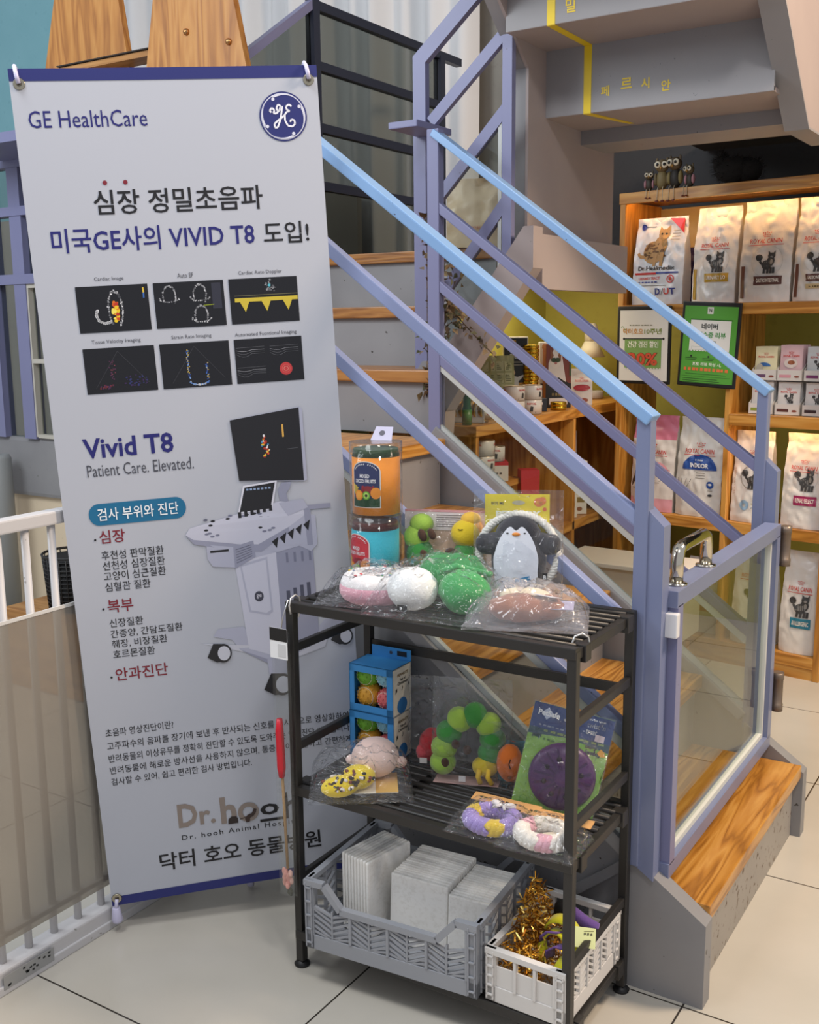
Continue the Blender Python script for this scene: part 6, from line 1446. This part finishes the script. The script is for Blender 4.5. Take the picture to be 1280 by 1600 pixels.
# things standing on the counter top
m = MB(); gg = 'green_glass'
m.lathe([(.016, 0), (.017, .004), (.017, .055), (.013, .065), (.012, .13), (.0135, .132), (.0135, .142), (.012, .142)], gg, 20); m.lathe([(.0172, .008), (.0172, .052)], C('#4a7a42', .4), 20)
single('glass_bottle', m, 'slim green bottle on the near corner of the counter', 'bottle', (-1.765, 3.140, CZ))
def foilpack(label, loc, rz, seed):
    o = thing('foil_pouch', label, 'food pouch', loc, rz, 'patterned pouches on the counter'); m = MB(); S = pouch(m, .115, .215, .05, C('#a9aa72', .35), .03, .006, seed, 14, 18, gusset=.6); m.build('pouch_body', o)
    m = MB(); rs = random.Random(seed); d_ = C('#6d6f45', .5); l_ = C('#c4c594', .5)
    for r_ in range(4):
        for q in range(3): u0 = -.05 + q * .034; m.prect(S, u0, .02 + r_ * .045, u0 + .03, .058 + r_ * .045, l_, .0015); [m.prect(S, u0 + .003, .026 + r_ * .045 + k * .007, u0 + rs.uniform(.015, .027), .029 + r_ * .045 + k * .007, d_, .002) for k in range(4)]
    m.build('pouch_print', o); return o
foilpack('pale green newsprint pouch, nearer the vine on the counter', (-2.015, 3.66, CZ), R(20), 2)
foilpack('pale green newsprint pouch, beside the black display box', (-1.945, 3.72, CZ), R(42), 4)
m = MB(); cz0 = C('#c8c2ac', .4)
m.lathe([(.06, 0), (.045, .055), (.044, .06)], cz0, 24); single('paper_cup', m, 'pale upturned paper tub behind the green bottle', 'tub', (-1.96, 3.42, CZ))
def dispbox(label, loc, rz, w_, h_, base, low, ttl, txc, fig):
    o = thing('display_box', label, 'display box', loc, rz); d_ = .05
    m = MB(); m.box((-w_ / 2, 0, 0), (w_ / 2, d_, h_), C('#d2cec4', .4), .003); m.box((-w_ / 2 + .004, -.001, h_ * .36), (w_ / 2 - .004, 0, h_ - .006), C(base, .4)); m.box((-w_ / 2 + .004, -.001, .006), (w_ / 2 - .004, 0, h_ * .36), C(low, .4)); m.build('carton', o)
    m = MB(); S = flat(-.001)
    m.prect(S, -w_ * .36, h_ * .90, 0, h_ * .955, C('#c8962c', .5)); m.ptext(S, ttl[0], 0, h_ * .80, C(txc, .5), w=w_ * .6, h=h_ * .07, bold=.03, align='c'); m.ptext(S, ttl[1], 0, h_ * .70, C(txc, .5), w=w_ * .5, h=h_ * .07, bold=.03, align='c')
    for k in range(2): m.prect(S, -w_ * .3, h_ * (.64 - .04 * k), w_ * .3, h_ * (.655 - .04 * k), C('#8a8a88', .5))
    if fig:
        m.pell(S, -w_ * .1, h_ * .50, w_ * .08, h_ * .035, C('#d8b49a', .5)); m.ppoly(S, [(-w_ * .32, h_ * .30), (-w_ * .28, h_ * .42), (-w_ * .14, h_ * .46), (w_ * .08, h_ * .44), (w_ * .30, h_ * .47), (w_ * .32, h_ * .45), (w_ * .12, h_ * .38), (w_ * .14, h_ * .30)], C('#c8ccd2', .5), .0012)
        m.prect(S, -w_ * .34, h_ * .26, w_ * .34, h_ * .31, C('#8a2c22', .5), .0014); m.prect(S, -w_ * .28, h_ * .275, w_ * .28, h_ * .29, C('#e0d8c8', .5), .0018); m.pell(S, 0, h_ * .17, w_ * .3, h_ * .04, C('#7a6a2a', .5), .0012, 18, .9)
    else: m.pell(S, 0, h_ * .45, .006, .008, C('#a8402c', .5)); m.prect(S, -w_ * .3, h_ * .16, w_ * .3, h_ * .2, C('#d8d8d8', .5), .0012)
    m.build('carton_print', o); return o
dispbox('black and gold display box with a doctor figure on the counter', (-1.945, 3.86, CZ), R(32), .10, .285, '#1d2026', '#b0883a', ('약먹이는', '처방캔'), '#e8e6e0', True)
dispbox('white and navy display box beside the gold tins', (-1.862, 3.99, CZ), R(32), .072, .262, '#e2ded8', '#23304a', ('안정되는', '전용캔'), '#3a3a3e', False)
gm = MB(); GO = C('#c9a032', .25, .9); gm.lathe([(.030, 0), (.032, .002), (.032, .013), (.030, .0155)], GO, 24)
g0 = None
for k in range(16):
    if g0 is None: g0 = single('gold_can', gm, 'flat gold can in the tall column on the counter', 'food can', (-1.895, 3.895, CZ), 0, 'column of gold cans'); continue
    o = g0.copy(); COL.objects.link(o); o.location = (-1.895 + .0012 * (k % 3), 3.895, CZ + .0158 * k)
for k in range(2):
    o = g0.copy(); COL.objects.link(o); o.location = (-1.755, 3.86, CZ + .0158 * k); o['label'] = 'flat gold can in front of the black box on the counter'; o['group'] = 'two gold cans by the black box'
carton('long black box with white lettering on the counter', (-1.80, 3.735, CZ), R(45), (.105, .06, .050), '#1f232c', None, '', prn=lambda m, S, w, h: (m.pdash(S, -w * .35, h * .52, w * .7, h * .18, C('#e0e0e0', .5), 8), m.prect(S, -w * .3, h * .3, w * .3, h * .36, C('#8a8c92', .5))))
for k, (x, y) in enumerate(((-1.80, 3.56), (-1.775, 3.655))):
    for q in range(2): foodcan((x, y, CZ + .0545 * q), R(30 + 50 * q), 'white food can in the short double stacks on the counter top', 'white cans on the counter top')
def p_cat(m, S, w, h):
    m.prect(S, -w / 2, 0, w / 2, h * .38, C('#1d1b1a', .45)); m.ppoly(S, [(-w / 2, h * .3), (0, h * .50), (w / 2, h * .36), (w / 2, h * .2), (-w / 2, h * .2)], C('#1d1b1a', .45), .0010)
    m.ppoly(S, [(-.42 * w, .36 * h), (-.40 * w, .7 * h), (-.2 * w, .92 * h), (.1 * w, .88 * h), (.22 * w, .6 * h), (.3 * w, .4 * h), (0, .48 * h)], C('#dcd6d0', .6), .0012); m.pell(S, -.12 * w, .74 * h, .20 * w, .12 * h, C('#e2dad2', .6), .0016, 18)
    for sx in (-1, 1): m.ppoly(S, [(-.12 * w + sx * .08 * w, .82 * h), (-.12 * w + sx * .22 * w, .95 * h), (-.12 * w + sx * .20 * w, .72 * h)], C('#8a5a3c', .6), .0018); m.pell(S, -.12 * w + sx * .07 * w, .75 * h, .012 * 1, .010, C('#3a4a2a', .4), .0022, 10)
    m.pell(S, -.12 * w, .70 * h, .006, .005, C('#b0706a', .5), .0022, 8); m.prect(S, -.16 * w, .28 * h, .10 * w, .35 * h, C('#c84a5a', .5), .0016); m.pdash(S, -.25 * w, .19 * h, .5 * w, .04 * h, C('#8a7a4a', .5), 4, .0016); m.prect(S, -.36 * w, .05 * h, .36 * w, .15 * h, C('#ddd8d4', .5), .0014); m.prect(S, .42 * w, .5 * h, .5 * w, .9 * h, C('#4a5a3a', .5), .0014)
carton('display box with a white cat picture and black front on the counter', (-1.80, 3.955, CZ), R(40), (.105, .05, .255), '#7a3a2c', None, '', name='display_box', prn=p_cat)
def p_pch(m, S, w, h): royal(m, S, w, h, None, logo=.66, cat=False); m.pell(S, 0, .48 * h, .4 * w, .09 * h, C('#9a2a34', .4), .002, 18); m.pell(S, .1 * w, .14 * h, .2 * w, .06 * h, C('#8a4a34', .5), .002, 12)
o = thing('food_pouch', 'small silver food pouch with a dark red oval on the counter', 'food pouch', (-1.775, 4.13, CZ), R(32)); m = MB(); S = pouch(m, .088, .150, .04, C('#cfccc8', .25), .03, .004, 51, 12, 14); m.build('pouch_body', o); m = MB(); p_pch(m, S, .088, .150); m.build('pouch_print', o)
lp = thing('table_lamp', 'cream cone shaded lamp behind the handrail at the far end of the counter', 'lamp', (-1.90, 4.52, 1.001))
m = MB(); m.lathe([(.058, 0), (.060, .006), (.060, .028), (.054, .034)], C('#b8b2ac', .5), 28); m.build('lamp_base', lp)
m = MB(); m.tube([(0, 0, .03), (0, 0, .20)], .008, C('#8a8378', .4, .5), 12); m.build('stem', lp)
m = MB(); m.lathe([(.064, .185), (.029, .255), (.027, .255), (.062, .185)], C('#d9d2bc', .6), 28); m.lathe([(.029, .255), (.029, .322), (.020, .334), (.0, .336)], C('#d9d4c4', .5), 24); m.build('lamp_shade', lp)
m = MB(); m.box((-.12, 0, 0), (.12, .015, .245), C('#2a211c', .5), .002); m.box((-.108, -.001, .012), (.108, 0, .233), C('#6a2a1e', .4)); m.ppoly(flat(-.001), [(-.108, .233), (.0, .233), (.108, .12), (.108, .06), (-.02, .17)], C('#8a4a30', .4), .0006)
single('framed_picture', m, 'dark red framed picture leaning on the green wall', 'picture', (-2.03, 4.19, CZ), R(38))
m = MB(); m.box((-.05, -.001, 0), (.05, .001, .06), C('#d8d8d0', .5)); single('paper_note', m, 'small white note stuck on the green wall by the notices', 'note', (-1.76, 4.717, 1.36))

# crumpled cream bag on a step behind the purple railing
o = thing('paper_bag', 'crumpled cream bag standing on a step behind the purple railing', 'bag', (-1.85, 3.36, 1.6015), R(24)); m = MB(); S = pouch(m, .205, .235, .08, C('#dcc4a4', .3), .03, .014, 61, 16, 20, gusset=.7); m.build('bag_body', o)
m = MB(); m.ptext(S, 'ROYAL CANIN', .02, .06, C('#c87a6a', .4), w=.09, h=.012, bold=.01, align='c', e=.002); m.build('bag_print', o)
